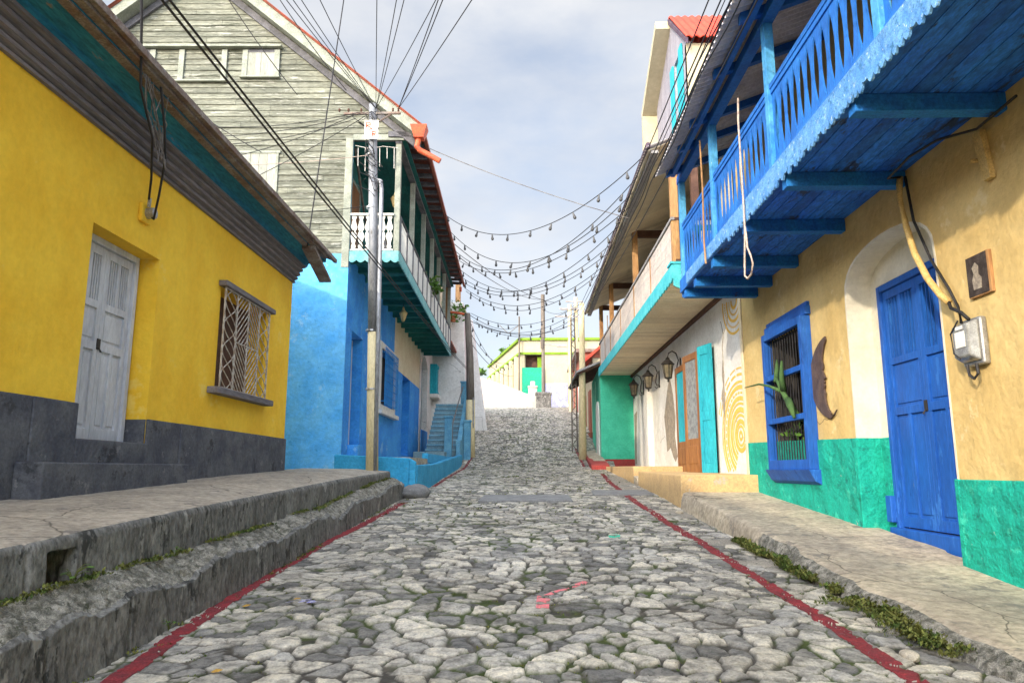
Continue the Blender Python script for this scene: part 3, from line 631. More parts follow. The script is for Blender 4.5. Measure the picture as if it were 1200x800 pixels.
def aw(w0, w1, z0, z1, shut=True, sill=True):
    m = MB(FB); m.box(-.07, -.03, w0-.13, w0, z0-.05, z1+.02).box(-.07, -.03, w1, w1+.13, z0-.05, z1+.02)
    if sill: m.box(-.12, -.03, w0-.16, w1+.16, z0-.09, z0-.05)
    f_ = m.build('attic_window', 'pale_trim', bh, bevel=.004)
    if shut:
        m = MB(FB); n_ = max(2, int((w1-w0)/.3))
        for k in range(n_): m.box(-.055, -.035, w0+(w1-w0)*k/n_+.004, w0+(w1-w0)*(k+1)/n_-.004, z0-.05, z1)
        m.build('shutter_boards', 'door_board', f_)
        m = MB(FB); m.box(-.058, -.034, w0, w1, z1-.06, z1+.02); m.build('painted_shadow', 'dark_trim', f_)  # dark strip painted in as shade along the shutter tops
aw(-5.75, -4.98, 10.72, 11.36); aw(-4.15, -3.25, 10.62, 11.36, False, True); aw(-2.62, -1.98, 10.72, 11.36)
m = MB(FB); m.box(-.17, -.03, -5.95, -1.80, 11.40, 11.45).box(-.06, -.03, -5.9, -1.85, 11.45, 11.52).build('hood_board', 'pale_trim', bh, bevel=.005)
m = MB(FB)
for k in range(6): m.box(-.05, -.035, -3.0+k*.2+.004, -2.8+k*.2-.004, 6.9, 8.72)
lg = m.build('boarded_door', 'door_board', bh)
m = MB(FB); m.box(-.06, -.03, -3.05, -3.0, 6.9, 8.72).box(-.06, -.03, -1.8, -1.74, 6.9, 8.72).box(-.07, -.03, -3.1, -1.7, 8.72, 8.78); m.build('frame', 'pale_trim', lg)
# balcony: deck, joists, valance, ceiling, back wall
BL = 14.0; BW = 1.13
m = MB(FB)
for k in range(9): w0 = .0+k*(BW/9); m.box(.02, BL, w0+.003, w0+BW/9-.003, 6.24, 6.275)
m.build('balcony_deck', 'teal_wood', bh)
m = MB(FB)
for k in range(17): u = .15+k*.86; m.box(u, u+.09, .0, BW-.02, 6.10, 6.238)
m.split('balcony_joist', 'teal_wood', bh, bevel=.004)
def scallop(u0, u1, zt, zb, n, d=.06):
    P = [(u0, zt), (u1, zt), (u1, zb)]
    for k in range(n*6, -1, -1): P.append((u0+(u1-u0)*k/(n*6), zb-d*abs(math.sin(PI*k/6))))
    return P
m = MB(lambda u, w, z: FB(w, u, z)); m.plate(scallop(-.02, BW+.03, 6.34, 6.13, 6), [], -.03, .015, 'w'); m.build('balcony_valance', 'ledge_teal', bh)
m = MB(FB); m.plate(scallop(-.03, BL, 6.34, 6.10, 60, .035), [], BW, BW+.03); m.build('balcony_valance', 'ledge_teal', bh)
m = MB(FB)
for k in range(56): m.box(-.0+k*.25+.004, k*.25+.246, -.30, -.26, 6.28, 9.3)
m.build('upper_wall', 'teal_wall', bh)
m = MB(FB)
for k in range(22): m.hexa([(.02,-.29,6.28+k*.14),(.06,-.29,6.28+k*.14),(.06,.0,6.28+k*.14),(.02,.0,6.28+k*.14),(.02,-.29,6.41+k*.14),(.04,-.29,6.41+k*.14),(.04,.0,6.41+k*.14),(.02,.0,6.41+k*.14)])
m.build('side_lining', 'light_blue_wood', bh)
m = MB(FB)
for k in range(3): m.box(.0, .07, -.26+0, -.1, 6.3, 6.3+.01)
m = MB(FB)
for k in range(10): w0 = -.25+k*.15; m.box(.02, BL, w0+.003, w0+.147, 9.06+.0, 9.085)
m.build('balcony_ceiling', 'teal_wall', bh)
for (a, b, mt) in ((1.0, 1.9, 'varnish_wood'), (5.0, 6.0, 'white_wood'), (9.0, 10.0, 'white_wood')):
    m = MB(FB); m.plate(rect(a-.08, b+.08, 6.28, 8.55), [rect(a, b, 6.281, 8.47)], -.26, -.22); f_ = m.build('upper_door_frame', 'pale_trim', bh)
    m = MB(FB); m.box(a, b, -.25, -.235, 6.281, 8.47); m.build('upper_door', mt, f_)
m = MB(FB); m.tube([(.2, .0, 8.95), (2.2, -.1, 7.7)], .03, 6); m.build('brace', 'pole_wood', bh)
PU = [.03, 2.45, 4.85, 7.2, 9.4, 11.6, 13.9]
for k, u in enumerate(PU):
    m = MB(FB); m.box(u, u+(.13 if k == 0 else .1), BW-.13, BW-.0, 6.345, 9.06); m.build('balcony_post', 'pale_trim' if k < 3 else 'pale_trim', bh, bevel=.006)
m = MB(FB); m.box(.0, BL, BW-.14, BW+.01, 9.0, 9.14).build('eaves_beam', 'dark_trim', bh)
# white fretted balusters at the near end
m = MB(lambda u, w, z: FB(w, u, z)); m.box(.0, BW-.13, -.04, .05, 7.20, 7.25).box(.0, BW-.13, .0, .05, 6.36, 6.40); m.split('end_rail', 'white_paint', bh, bevel=.004)
vp = [(.035,0),(.055,.06),(.03,.12),(.05,.2),(.075,.30),(.06,.38),(.03,.42),(.06,.46),(.075,.52),(.05,.62),(.03,.70),(.055,.76),(.05,.80)]
for k in range(6):
    c_ = .085+k*.165; P = [(c_+a, 6.4+b) for a, b in vp]+[(c_-a, 6.4+b) for a, b in reversed(vp)]
    m = MB(lambda u, w, z: FB(w, u, z)); hole = [(c_+.018*math.cos(q*PI/4), 6.82+.03*math.sin(q*PI/4)) for q in range(8)]
    m.plate(P, [hole], .0, .03, 'w'); m.build('baluster', 'white_paint', bh)
# street side rail: dark uprights, white lattice panels
m = MB(FB); m.box(.12, BL, BW-.02, BW+.02, 7.20, 7.235).box(.12, BL, BW-.015, BW+.015, 6.38, 6.41)
nu = 13
for k in range(nu+1): u = .14+(BL-.2)*k/nu; m.box(u, u+.05, BW-.01, BW+.03, 6.34, 7.2)
m.build('railing', 'dark_trim', bh)
m = MB(FB)
for k in range(int((BL-.2)/.075)): u = .16+k*.075; m.box(u, u+.042, BW-.004, BW+.004, 6.43, 7.15)
m.box(.16, BL-.05, BW-.009, BW-.005, 6.46, 6.52).box(.16, BL-.05, BW-.009, BW-.005, 7.05, 7.12)
m.build('railing_lattice', 'white_paint', bh)
m = MB(FB); m.box(-.5, 14.3, E1-.02, E1+.06, zE-.10, zE-.01).build('eaves_gutter', 'red_roof', bh, bevel=.01)
m = MB(FB)
for k in range(24): u = -.1+k*.6; m.hexa([(u,BW-.3,9.12),(u+.06,BW-.3,9.12),(u+.06,E1-.05,zE-.14),(u,E1-.05,zE-.14),(u,BW-.3,9.26),(u+.06,BW-.3,9.26),(u+.06,E1-.05,zE-.03),(u,E1-.05,zE-.03)])
m.split('rafter', 'dark_trim', bh)
# orange rain head and spout at the corner
m = MB(FB); m.hexa([(-.5,E1-.16,zE-.32),(-.25,E1-.16,zE-.32),(-.25,E1+.06,zE-.32),(-.5,E1+.06,zE-.32),(-.58,E1-.24,zE-.04),(-.2,E1-.24,zE-.04),(-.2,E1+.14,zE-.04),(-.58,E1+.14,zE-.04)])
m.tube([(-.38,E1-.06,zE-.30),(-.38,E1-.10,zE-.52),(-.38,E1-.02,zE-.60),(-.38,E1+.20,zE-.72),(-.38,E1+.44,zE-.86)], .065, 12)
m.build('rain_spout', 'orange_pipe', bh)
m = MB(FB); m.tube([(13.9,E1-.1,zE-.2),(13.9,E1-.1,zE-.4)],.05,8); m.tube([(13.9,BW,7.2+.75),(13.9,BW+.35,7.9),(13.9,BW+.7,7.84)],.05,8); m.split('rain_spout', 'orange_pipe', bh)
# porch terrace in front
pt = thing('porch_terrace', 'low concrete porch terrace edged in bright blue paint, under the blue house', 'terrace', (-3, 20, 1.5))
m = MB(); zt = 1.60
m.plate([(-4.05, 15.62), (-2.50, 15.62), (-2.46, 17.4), (-2.52, 20), (-2.5, 24), (-2.6, 26.9), (-4.3, 26.9)], [], .8, 1.66, 'z'); m.build('floor', 'tan_concrete', pt)
m = MB()
P = [(-4.1,15.55),(-2.36,15.55),(-2.30,17.4),(-2.36,20),(-2.34,24),(-2.42,27.0)]
for (x0,y0,z0,z1) , (x1,y1,q0,q1) in zip([(-4.1,15.55,1.715,0),(-2.5,15.55,1.64,0)], [(-2.5,15.55,1.64,0),(-2.36,15.55,1.56,0)]):
    m.hexa([(x0,15.50,.7),(x1,15.50,.7),(x1,15.64,.7),(x0,15.64,.7),(x0,15.50,z0),(x1,15.50,q0),(x1,15.64,q0),(x0,15.64,z0)])
ks = [(15.645,-2.34,1.50),(16.2,-2.30,1.50),(17.5,-2.29,1.52),(19,-2.30,1.56),(21,-2.32,1.66),(23,-2.33,1.76),(26.8,-2.38,1.92)]
for (y0,x0,z0),(y1,x1,z1) in zip(ks, ks[1:]):
    m.hexa([(x0-.16,y0,.7),(x0,y0,.7),(x1,y1,.7),(x1-.16,y1,.7),(x0-.16,y0,z0),(x0,y0,z0),(x1,y1,z1),(x1-.16,y1,z1)])
m.build('kerb_rim', 'kerb_blue', pt, bevel=.02)
m = MB(); m.plate([(-3.1, 1.5), (-2.5, 1.5), (-2.5, 1.93), (-3.0, 1.93), (-3.15, 1.8)], [], 19.5, 24.5, 'u') if False else None
m = MB(); m.box(-2.62,-2.47,18.2,26.8,1.55,1.80).build('rim_step', 'kerb_blue', pt, bevel=.02)

# ------------------------------------------------------------------ LEFT 3: white house beyond
wh = thing('white_house', 'white plastered house with arched grey alcove and turquoise shutters behind the blue stairs', 'house', (-4.4, 30, 2.2))
m = MB(FB); m.plate(rect(13.02, 31, 1.2, 7.0), [[(13.4,3.0),(15.5,3.0),(15.5,5.7),(15.1,6.0),(14.45,6.15),(13.8,6.0),(13.4,5.7)], rect(26.8,28.6,3.5,5.5)], -.4, .03); m.build('wall', 'white_plaster', wh)
m = MB(FB); m.box(13.3, 15.6, -.25, -.2, 2.9, 6.3); m.box(21.3, 22.6, .03, .10, 2.2, 7.0); m.build('alcove_back', 'alcove_grey', wh)
m = MB(FB); m.box(13.5, 15.6, .03, .06, 1.9, 3.0); m.build('base_course', 'blue_plaster', wh)
for a, b, c, d_ in ((16.4, 18.9, 4.75, 6.1), (26.7, 29.2, 4.6, 6.1)):
    m = MB(FB); m.plate(rect(a, b, c, d_), [rect(a+.15, b-.15, c+.15, d_-.12)], .03, .34); w_ = m.build('window', 'teal_door', wh, bevel=.01)
    m = MB(FB); m.box(a+.15, b-.15, .05, .2, c+.15, d_-.12); m.build('pane', 'alcove_grey', w_)
    m = MB(FB); m.tube([(a+.15+(b-a-.3)*k/6, .30, c+.1) for k in (0,6)], .02)
    for k in range(7): m.tube([(a+.15+(b-a-.3)*k/6, .30, c+.12), (a+.15+(b-a-.3)*k/6, .30, d_-.1)], .018, 5)
    m.build('window_bars', 'teal_door', w_); m = MB(FB); m.box(a-.05, b+.05, .03, .42, c-.16, c-.002); m.build('window_sill', 'white_paint', w_, bevel=.01)
m = MB(FB); m.plate([(.0,7.0),(1.15,6.75),(1.15,6.83),(.0,7.25)], [], 14.6, 30.5, 'u'); m.build('awning_roof', 'red_roof', wh)
m = MB(FB); m.plate([(.0,6.6),(.9,6.6),(.9,6.72),(.0,6.9)], [], 14.7, 23, 'u'); m.build('balcony_slab', 'light_blue_wood', wh)
for k in range(5): m = MB(FB); m.box(15.0+k*1.9, 15.14+k*1.9, .78, .88, 6.83, 8.6); m.build('roof_post', 'raw_wood', wh)
m = MB(FB); m.plate(rect(14.4, 21, 6.9, 10.4), [rect(15.2, 16.4, 7.3, 9.2), rect(18.0,19.2,7.3,9.2)], .1, .45); m.build('upper_wall', 'cream_plaster', wh, bevel=.02)
m = MB(FB); m.box(14.25, 14.6, .75, 1.05, 6.3, 10.9).box(19.2,19.5,.9,1.15,6.6,10.6); m.split('wooden_post', 'raw_wood', wh, bevel=.02)
# upper rooms: masonry pier
m = MB(FB); m.box(20.2, 21.2, .05, .95, 6.6, 9.3).box(20.1, 21.3, .0, 1.0, 9.3, 9.5).box(20.1, 21.3, .0, 1.0, 7.7, 7.85); m.build('masonry_pier', 'cream_plaster', wh, bevel=.04); m = MB(FB); m.box(21.3, 25.5, .0, .9, 6.4, 8.4); m.build('parapet', 'white_plaster', wh, bevel=.04)
sr = thing('blue_staircase', 'blue painted stairs with parapet posts climbing to the white house', 'stairs', (-3.1, 27, 2.0))
m = MB(); n_ = 11
for k in range(n_): m.box(-3.75, -2.60, 26.9+k*.28, 30.4, 1.95+k*.19-.17+.0, 1.95+(k+1)*.19-.002)
m.build('treads', 'stair_blue', sr, bevel=.012)
m = MB()
for k in range(n_): m.box(-3.75, -2.60, 26.87+k*.28, 26.9+k*.28, 1.95+(k+1)*.19-.055, 1.95+(k+1)*.19+.0)
m.build('nosings', 'light_blue_wood', sr)
m = MB(lambda u, w, z: (w, u, z)); m.plate([(26.6,1.3),(30.6,1.3),(30.6,4.3),(30.0,4.3),(27.0,2.45),(26.6,2.45)], [], -2.60, -2.44); m.build('parapet', 'post_stair', sr, bevel=.01)
for (x, y, z0, z1) in ((-2.87, 26.5, 1.5, 3.25), (-2.62, 30.1, 3.0, 4.95), (-2.38, 30.2, 2.0, 4.6), (-2.3, 28.0, 1.5, 3.2)):
    m = MB(); m.box(x-.13, x+.13, y-.13, y+.13, z0, z1).box(x-.16, x+.16, y-.16, y+.16, z1, z1+.07); m.build('post', 'post_stair', sr, bevel=.01)
m = MB(); m.tube([(-2.74, 26.6, 3.0), (-2.72, 28.4, 3.9), (-2.66, 30.1, 4.85)], .025, 6); m.tube([(-2.74, 26.7, 3.0), (-2.74, 26.7, 2.2)], .02, 6); m.build('handrail', 'wire_grey', sr)
m = MB(); m.box(-4.0,-2.9,25.6,26.9,1.5,2.02).build('landing', 'stair_blue', sr, bevel=.02)

# ------------------------------------------------------------------ LEFT 4: white buttressed building, retaining wall
bw = thing('white_building', 'tall plain white rendered building with sloping buttress edge up the street', 'building', (-3, 37, 3.0))
m = MB(lambda u, w, z: (w, u, z)); m = MB()
m.hexa([(-9,36,2),(-1.78,36,2),(-2.9,43,2),(-9,43,2),(-9,36,8.9),(-2.75,36,8.9),(-3.1,43,8.9),(-9,43,8.9)]); m.build('wall', 'white_plaster', bw, bevel=.08)
m = MB(); m.hexa([(-9.2,33.4,2),(-2.7,33.4,2),(-2.7,36,2),(-9.2,36,2),(-9.2,33.4,9.2),(-3.0,33.4,9.2),(-3.0,36,9.2),(-9.2,36,9.2)]); m.build('wall', 'white_plaster', bw, bevel=.06)
m = MB(); m.box(-9.2,-3.2,36.1,43,8.9,9.1).build('coping', 'kerb_concrete', bw)
rw = thing('retaining_wall', 'long white retaining wall stepping down to a gate pillar at the top of the street', 'wall', (-1, 54, 5.8))
m = MB(lambda u, w, z: (u, 54+w+.0*u, z)); m.plate([(-8,4.5),(.35,4.5),(.35,6.95),(-.1,7.0),(-1.5,7.55),(-3.4,8.2),(-5,8.6),(-8,8.9)], [], 0, .45); m.build('wall', 'render_white', rw, bevel=.05)
m = MB(); m.box(.10,.75,53.8,54.6,4.5,7.4).box(.05,.8,53.75,54.65,7.4,7.55).box(.25,.6,53.95,54.45,7.55,7.9); m.build('pillar', 'render_white', rw, bevel=.05)

# ------------------------------------------------------------------ far building at the top of the street
fb = thing('corner_building', 'cream building with lime green cornice bands closing the top of the street', 'building', (2.5, 58, 6.2))
m = MB(lambda u, w, z: (u, 58-w, z))
m.plate(rect(-.52, 7.5, 5.0, 11.75), [rect(-.2, 1.2, 8.6, 10.55), rect(3.6, 4.3, 8.9, 10.6), rect(3.5,4.4,5.01,8.1)], -.4, 0); m.build('wall', 'far_cream', fb)
m = MB(); m.hexa([(-.60,58.41,5),(-.1,58.41,5),(-3.4,74,5),(-3.9,74,5),(-.60,58.41,11.75),(-.1,58.41,11.75),(-3.4,74,11.75),(-3.9,74,11.75)]); m.build('wall', 'far_cream', fb)
m = MB(); m.box(-.5,7.5,58.4,74,11.4,11.6).build('roof', 'grey_beam', fb)
m = MB(); m.box(-.7,7.5,57.8,58.0,11.70,11.9).box(-.68,7.5,57.9,58.0,10.55,10.72)
for z in (11.70, 10.5): m.hexa([(-.7,57.9,z),(-.5,57.9,z),(-3.9,74,z),(-4.1,74,z),(-.7,57.9,z+.2),(-.5,57.9,z+.2),(-3.9,74,z+.2),(-4.1,74,z+.2)])
m.build('cornice', 'lime', fb)
for k in range(7):
    t_ = (k+.3)/7; m = MB(); x = -.56-3.4*t_; y = 58+16*t_; m.hexa([(x-.25,y,5),(x,y,5),(x-.12,y+.6,5),(x-.37,y+.6,5),(x-.25,y,10.5),(x,y,10.5),(x-.12,y+.6,10.5),(x-.37,y+.6,10.5)]); m.build('pilaster', 'far_cream', fb)
m = MB(); m.box(-.4,1.35,57.75,57.98,5.6,9.45); m.build('gate', 'far_green', fb)
m = MB(); m.box(-.3,1.3,58.9,59.0,7.6,10.6).build('doorway_back', 'brown_wood', fb)
m = MB(); m.box(.85,1.18,58.41,58.5,8.7,10.4); m.build('curtain', 'lime', fb)
m = MB(); m.box(3.6,4.3,58.1,58.2,8.9,10.6).build('window', 'far_green', fb); m = MB(); m.box(3.4,7.5,57.8,58.0,8.55,8.8).build('window_sill','lime',fb)
m = MB(); m.box(3.5,4.4,58.1,58.2,5.6,8.08).build('door', 'teal_door', fb)
m = MB(); m.box(3.3,3.48,57.85,58.0,6,11.68).split('pilaster','far_cream',fb)
# painted wall panel with pale looping strokes
m = MB(); m.box(1.45,3.25,57.95,57.98,6.2,8.2); mu = m.build('wall_painting', 'lavender', fb)
m = MB(lambda u, w, z: (u-.4, 57.945-w, z+.35))
def band(pts, r):
    L_ = []; R_ = []
    for i, p in enumerate(pts):
        a = pts[max(0,i-1)]; b = pts[min(len(pts)-1,i+1)]; dx = b[0]-a[0]; dz_ = b[1]-a[1]; l_ = math.hypot(dx,dz_)
        L_.append((p[0]-dz_/l_*r, p[1]+dx/l_*r)); R_.append((p[0]+dz_/l_*r, p[1]-dx/l_*r))
    return L_+R_[::-1]
for pts in ([(1.9,6.1),(2.2,6.9),(2.45,7.4),(2.6,6.9),(2.9,6.2)], [(2.9,7.3),(3.2,7.5),(3.45,7.2),(3.3,6.8),(3.0,6.7)], [(3.0,6.0),(3.3,6.4),(3.7,6.0)]): m.plate(band(pts,.12), [], 0, .015)
m.build('strokes', 'white_paint', mu)
blk = thing('pole_footing', 'square grey concrete footing block around the dark pole at the top of the street', 'block', (1.15, 53, 6))
m = MB(); m.box(.65,1.75,52.6,53.6,5.6,6.85).build('block', 'kerb_concrete', blk, bevel=.06); m = MB(); m.box(.6,1.8,52.55,53.65,6.75,6.95).build('cap','kerb_concrete',blk,bevel=.04)
# ------------------------------------------------------------------ RIGHT 1: ochre house with blue balcony
oh = thing('ochre_house', 'ochre plastered house with turquoise green base, blue door in an arched niche and blue balcony', 'house', (4.0, 8, .7))
def arch(u0, u1, z0, zs, zt, n=14):
    P = [(u0, z0), (u1, z0)]
    for k in range(n+1):
        t_ = PI*k/n; P.append(((u0+u1)/2+(u1-u0)/2*math.cos(t_), zs+(zt-zs)*abs(math.sin(t_))**.62))
    return P
A = arch(6.92, 8.98, .3, 3.45, 4.02)
m = MB(FR); m.plate(rect(-14, 13.3, -.6, 7.2), [A, rect(10.25, 11.7, 1.5, 3.45)], -.30, 0); m.build('wall', 'ochre_plaster', oh)
m = MB(FR); m.box(-14, 13.3, -6, -5.8, -.6, 7.2).box(13.0, 13.3, -5.8, -.3, -.6, 7.2); m.build('wall', 'ochre_plaster', oh)
m = MB(FR)                                                     # cream lining of the niche
Ai = arch(6.95, 8.95, .3, 3.43, 3.99); n_ = len(Ai)
for k in range(1, n_):
    a, b = A[k], A[(k+1) % n_]; c, d_ = Ai[(k+1) % n_], Ai[k]
    if min(a[1], b[1]) < .4 and max(a[1], b[1]) < .5: continue
    m.hexa([(a[0],-.50,a[1]),(b[0],-.50,b[1]),(c[0],-.50,c[1]),(d_[0],-.50,d_[1]),(a[0],.003,a[1]),(b[0],.003,b[1]),(c[0],.003,c[1]),(d_[0],.003,d_[1])])
m.plate(rect(6.95, 8.96, .3, 4.0), [rect(7.05, 8.72, .31, 3.6)], -.42, -.30); m.build('niche_lining', 'cream_arch', oh)
m = MB(FR)
def dd(pts, w0, w1): m.plate(pts, [], w0, w1)
dd([(9.0,.2),(13.29,.6),(13.29,1.87),(11.2,1.83),(9.0,1.775)], .001, .022)
dd([(-14,-.6),(6.90,.3),(6.90,1.31),(-14,1.31)], .001, .022)
m.box(8.925, 9.002, -.30, .0225, .3, 1.776).box(6.898, 6.975, -.30, .0225, .3, 1.312); m.box(8.73, 8.925, -.30, -.27, .3, 1.776)
m.build('base_course', 'green_dado', oh, bevel=.012)
leafed_door(oh, FR, 7.08, 8.71, .74, 3.58, -.32, 'door_blue', 'door_blue', 4)
m = MB(FR); m.box(7.0, 8.75, -.36, -.20, .5, .745).build('threshold', 'door_blue', oh, bevel=.01)
m = MB(FR); m.box(8.68,8.80,-.27,-.20,.80,1.10); m.build('door_stop', 'door_blue', oh, bevel=.01)
# projecting window
wd = MB(FR); wd.plate(rect(10.12, 11.83, 1.40, 3.55), [rect(10.22+0, 11.73, 1.52+a, b) for a, b in ((.02, 2.10), (.66, 2.78), (1.34, 3.44))], .075, .15)
wd.box(10.12, 10.20, .0, .075, 1.40, 3.55).box(11.75, 11.83, .0, .075, 1.40, 3.55).box(10.2, 11.75, .0, .075, 3.47, 3.55)
wi = wd.build('window_frame', 'door_blue', oh, bevel=.006)
m = MB(FR); m.hexa([(10.06,0,1.18),(11.89,0,1.18),(11.89,.10,1.24),(10.06,.10,1.24),(10.06,0,1.40),(11.89,0,1.40),(11.89,.19,1.40),(10.06,.19,1.40)]); m.build('window_sill', 'door_blue', wi, bevel=.008)
m = MB(FR); m.box(10.08, 11.87, .0, .08, 3.56, 3.68).box(10.1,11.85,.0,.05,3.68,3.75); m.build('window_head', 'door_blue', wi, bevel=.008)
m = MB(FR)
for k in range(14): u = 10.28+k*.107; m.tube([(u, .05, 1.45), (u, .05, 3.47)], .009, 5)
m.build('window_bars', 'wire', wi)
m = MB(FR); m.plate(rect(10.1, 11.9, 1.3, 3.6), [], -.62, -.58).box(10.1, 10.14, -.6, -.3, 1.3, 3.6).box(11.86, 11.9, -.6, -.3, 1.3, 3.6).box(10.1, 11.9, -.6, -.3, 1.3, 1.48); m.box(11.60, 11.70, -.3, -.005, 1.5, 3.45).box(10.25, 10.30, -.3, -.005, 1.5, 3.45).box(10.3, 11.6, -.3, -.005, 3.40, 3.45); m.build('darkened_recess', 'interior_shade', wi)  # dark liners cover the sunlit reveals, shade put into their colour
# balcony
BX = 1.27; Y0, Y1 = -6.0, 12.62
m = MB(FR)
for k in range(8): w0 = .0+k*BX/8; m.box(Y0, Y1-.02, w0+.004, w0+BX/8-.004, 4.50, 4.545)
m.build('balcony_deck', 'soffit_blue', oh)
m = MB(FR)
for k, u in enumerate([12.35, 11.6, 10.45, 8.86, 7.38, 5.75, 4.1, 2.5, .9, -.8, -2.5, -4.2]): m.box(u-.07, u+.07, .0, BX-.02, 4.34, 4.498)
m.split('balcony_beam', 'beam_blue', oh, bevel=.008)
m = MB(FR); m.box(Y0, Y1, BX-.03, BX+.0, 4.48, 4.715).box(Y1-.04, Y1, .0, BX-.03, 4.40, 4.715); m.build('balcony_fascia', 'rail_blue', oh, bevel=.005)
# ragged scalloped pelmet
rs = random.Random(11); P = [(11.9, 4.60), (12.0, 4.50)]; u = 12.0
pts = []
while u > Y0:
    s_ = rs.uniform(.085, .10); dz_ = (rs.choice((.07,.075,.08,.03)) if u < 9.5 else .045); zb = 4.48 if u < 9.5 else 4.53
    for k in range(5): pts.append((u-s_*k/5, zb-dz_*math.sin(PI*(k+.3)/5.3)**.6 + rs.uniform(-.004,.004)))
    u -= s_
m = MB(FR); m.plate([(12.0, 4.69)]+pts+[(pts[-1][0]-.01, 4.69)], [], BX+.002, BX+.024); m.build('pelmet', 'pelmet_blue', oh)
PS = [12.5, 10.3, 7.76, 5.24, 2.7, .2, -2.3, -5.9]
for u in PS: m = MB(FR); m.box(u-.055, u+.055, BX-.13, BX-.02, 4.55, 6.50); m.build('balcony_post', 'post_blue', oh, bevel=.006)
m = MB(FR); m.box(Y0, 12.6, BX-.14, BX-.01, 6.50, 6.64).build('wall_plate', 'rail_blue', oh, bevel=.006)
for a, b in zip(PS[1:], PS[:-1]):
    a2, b2 = a+.055, b-.055; m = MB(FR)
    m.box(a2, b2, BX-.11, BX-.04, 5.66, 5.72).box(a2, b2, BX-.10, BX-.05, 5.60, 5.66).box(a2, b2, BX-.10, BX-.05, 4.72, 4.80)
    rl_ = m.build('railing', 'rail_blue', oh, bevel=.004)
    n_ = max(4, int((b2-a2)/.185)); p_ = (b2-a2)/n_; m = MB(FR)
    for k in range(n_+1):
        c_ = a2+p_*k; P = []
        zz = [4.80+.80*j/14 for j in range(15)]
        for j, z in enumerate(zz): P.append((min(c_+p_*(.49-.36*math.sin(PI*min(1, max(0, (j-.8)/12.4)))**.75), b2), z))
        for j, z in reversed(list(enumerate(zz))): P.append((max(c_-p_*(.49-.36*math.sin(PI*min(1, max(0, (j-.8)/12.4)))**.75), a2), z))
        m.plate(P, [], BX-.083, BX-.066)
    m.build('fretwork', 'rail_blue', rl_)
m = MB(lambda u, w, z: FR(w, u, z)); m.box(.0, BX-.13, 12.52, 12.56, 5.62, 5.72).box(.0, BX-.13, 12.52, 12.56, 4.72, 4.82)
for k in range(8): m.box(.06+k*.14, .13+k*.14, 12.525, 12.55, 4.82, 5.62)
m.build('railing', 'teal_wall', oh)
# roof over the balcony
m = MB(); rs1, rs0 = (2.28, 6.20), (4.0, 7.06)
corrug(m, (2.28, Y0-.3, 6.52), (2.28, 12.7, 6.52), (8.6, Y0-.3, 8.9), (8.6, 12.7, 8.9), 140, .016, 4) if False else corrug(m, (2.30, Y0-.3, 6.56), (2.30, 12.35, 6.56), (4.4, Y0-.3, 7.35), (4.4, 12.35, 7.35), 150, .028, 3)
m.build('roof', 'zinc', oh, solid=.003, recalc=False)
m = MB(); corrug(m, (4.38, Y0-.3, 7.34), (4.38, 12.9, 7.34), (7.2, Y0-.3, 8.6), (7.2, 12.9, 8.6), 140, .018, 3); corrug(m, (7.2, Y0-.3, 8.6), (7.2, 12.9, 8.6), (10.2, Y0-.3, 7.2), (10.2, 12.9, 7.2), 140, .018, 3); m.build('roof', 'zinc', oh, solid=.004, recalc=False)
m = MB(); sl_ = (7.35-6.56)/2.1
for u in [12.2, 11.2, 10.3, 8.9, 7.7, 6.4, 5.1, 3.8, 2.5, 1.2, -.2, -1.6, -3.0, -4.4]:
    x0, x1 = 2.48, 4.1; z0 = 6.56+sl_*(x0-2.3)-.03; z1 = 6.56+sl_*(x1-2.3)-.03
    m.hexa([(x0,u-.05,z0-.11),(x1,u-.05,z1-.11),(x1,u+.05,z1-.11),(x0,u+.05,z0-.11),(x0,u-.05,z0),(x1,u-.05,z1),(x1,u+.05,z1),(x0,u+.05,z0)])
m.box(2.50, 2.60, Y0, 12.3, 6.56+sl_*.2-.085, 6.56+sl_*.2-.02) if False else None
m.split('rafter', 'rail_blue', oh, bevel=.005); MB().hexa([(2.58,Y0,6.53),(2.65,Y0,6.53),(2.65,12.3,6.53),(2.58,12.3,6.53),(2.58,Y0,6.63),(2.65,Y0,6.63),(2.65,12.3,6.63),(2.58,12.3,6.63)]).build('purlin', 'rail_blue', oh, bevel=.005)
m = MB(); m.tube([(2.28, Y0, 6.53), (2.28, 12.3, 6.53)], .014, 6); m.build('roof_edge_cable', 'wire', oh)
# things on the ochre wall
mo = thing('moon_ornament', 'dark crescent moon with a face profile, hanging between the blue window and the door niche', 'wall ornament', (3.98, 9.85, 2.6))
mc = (10.05, 2.62); P = []
for k in range(21):
    t_ = R(72)+R(216)*k/20; P.append((9.72+.52*math.cos(PI-t_)*-1*-1 if False else 9.70-.0+.50*(-math.cos(t_))*1.0, 2.60+.56*math.sin(t_)))
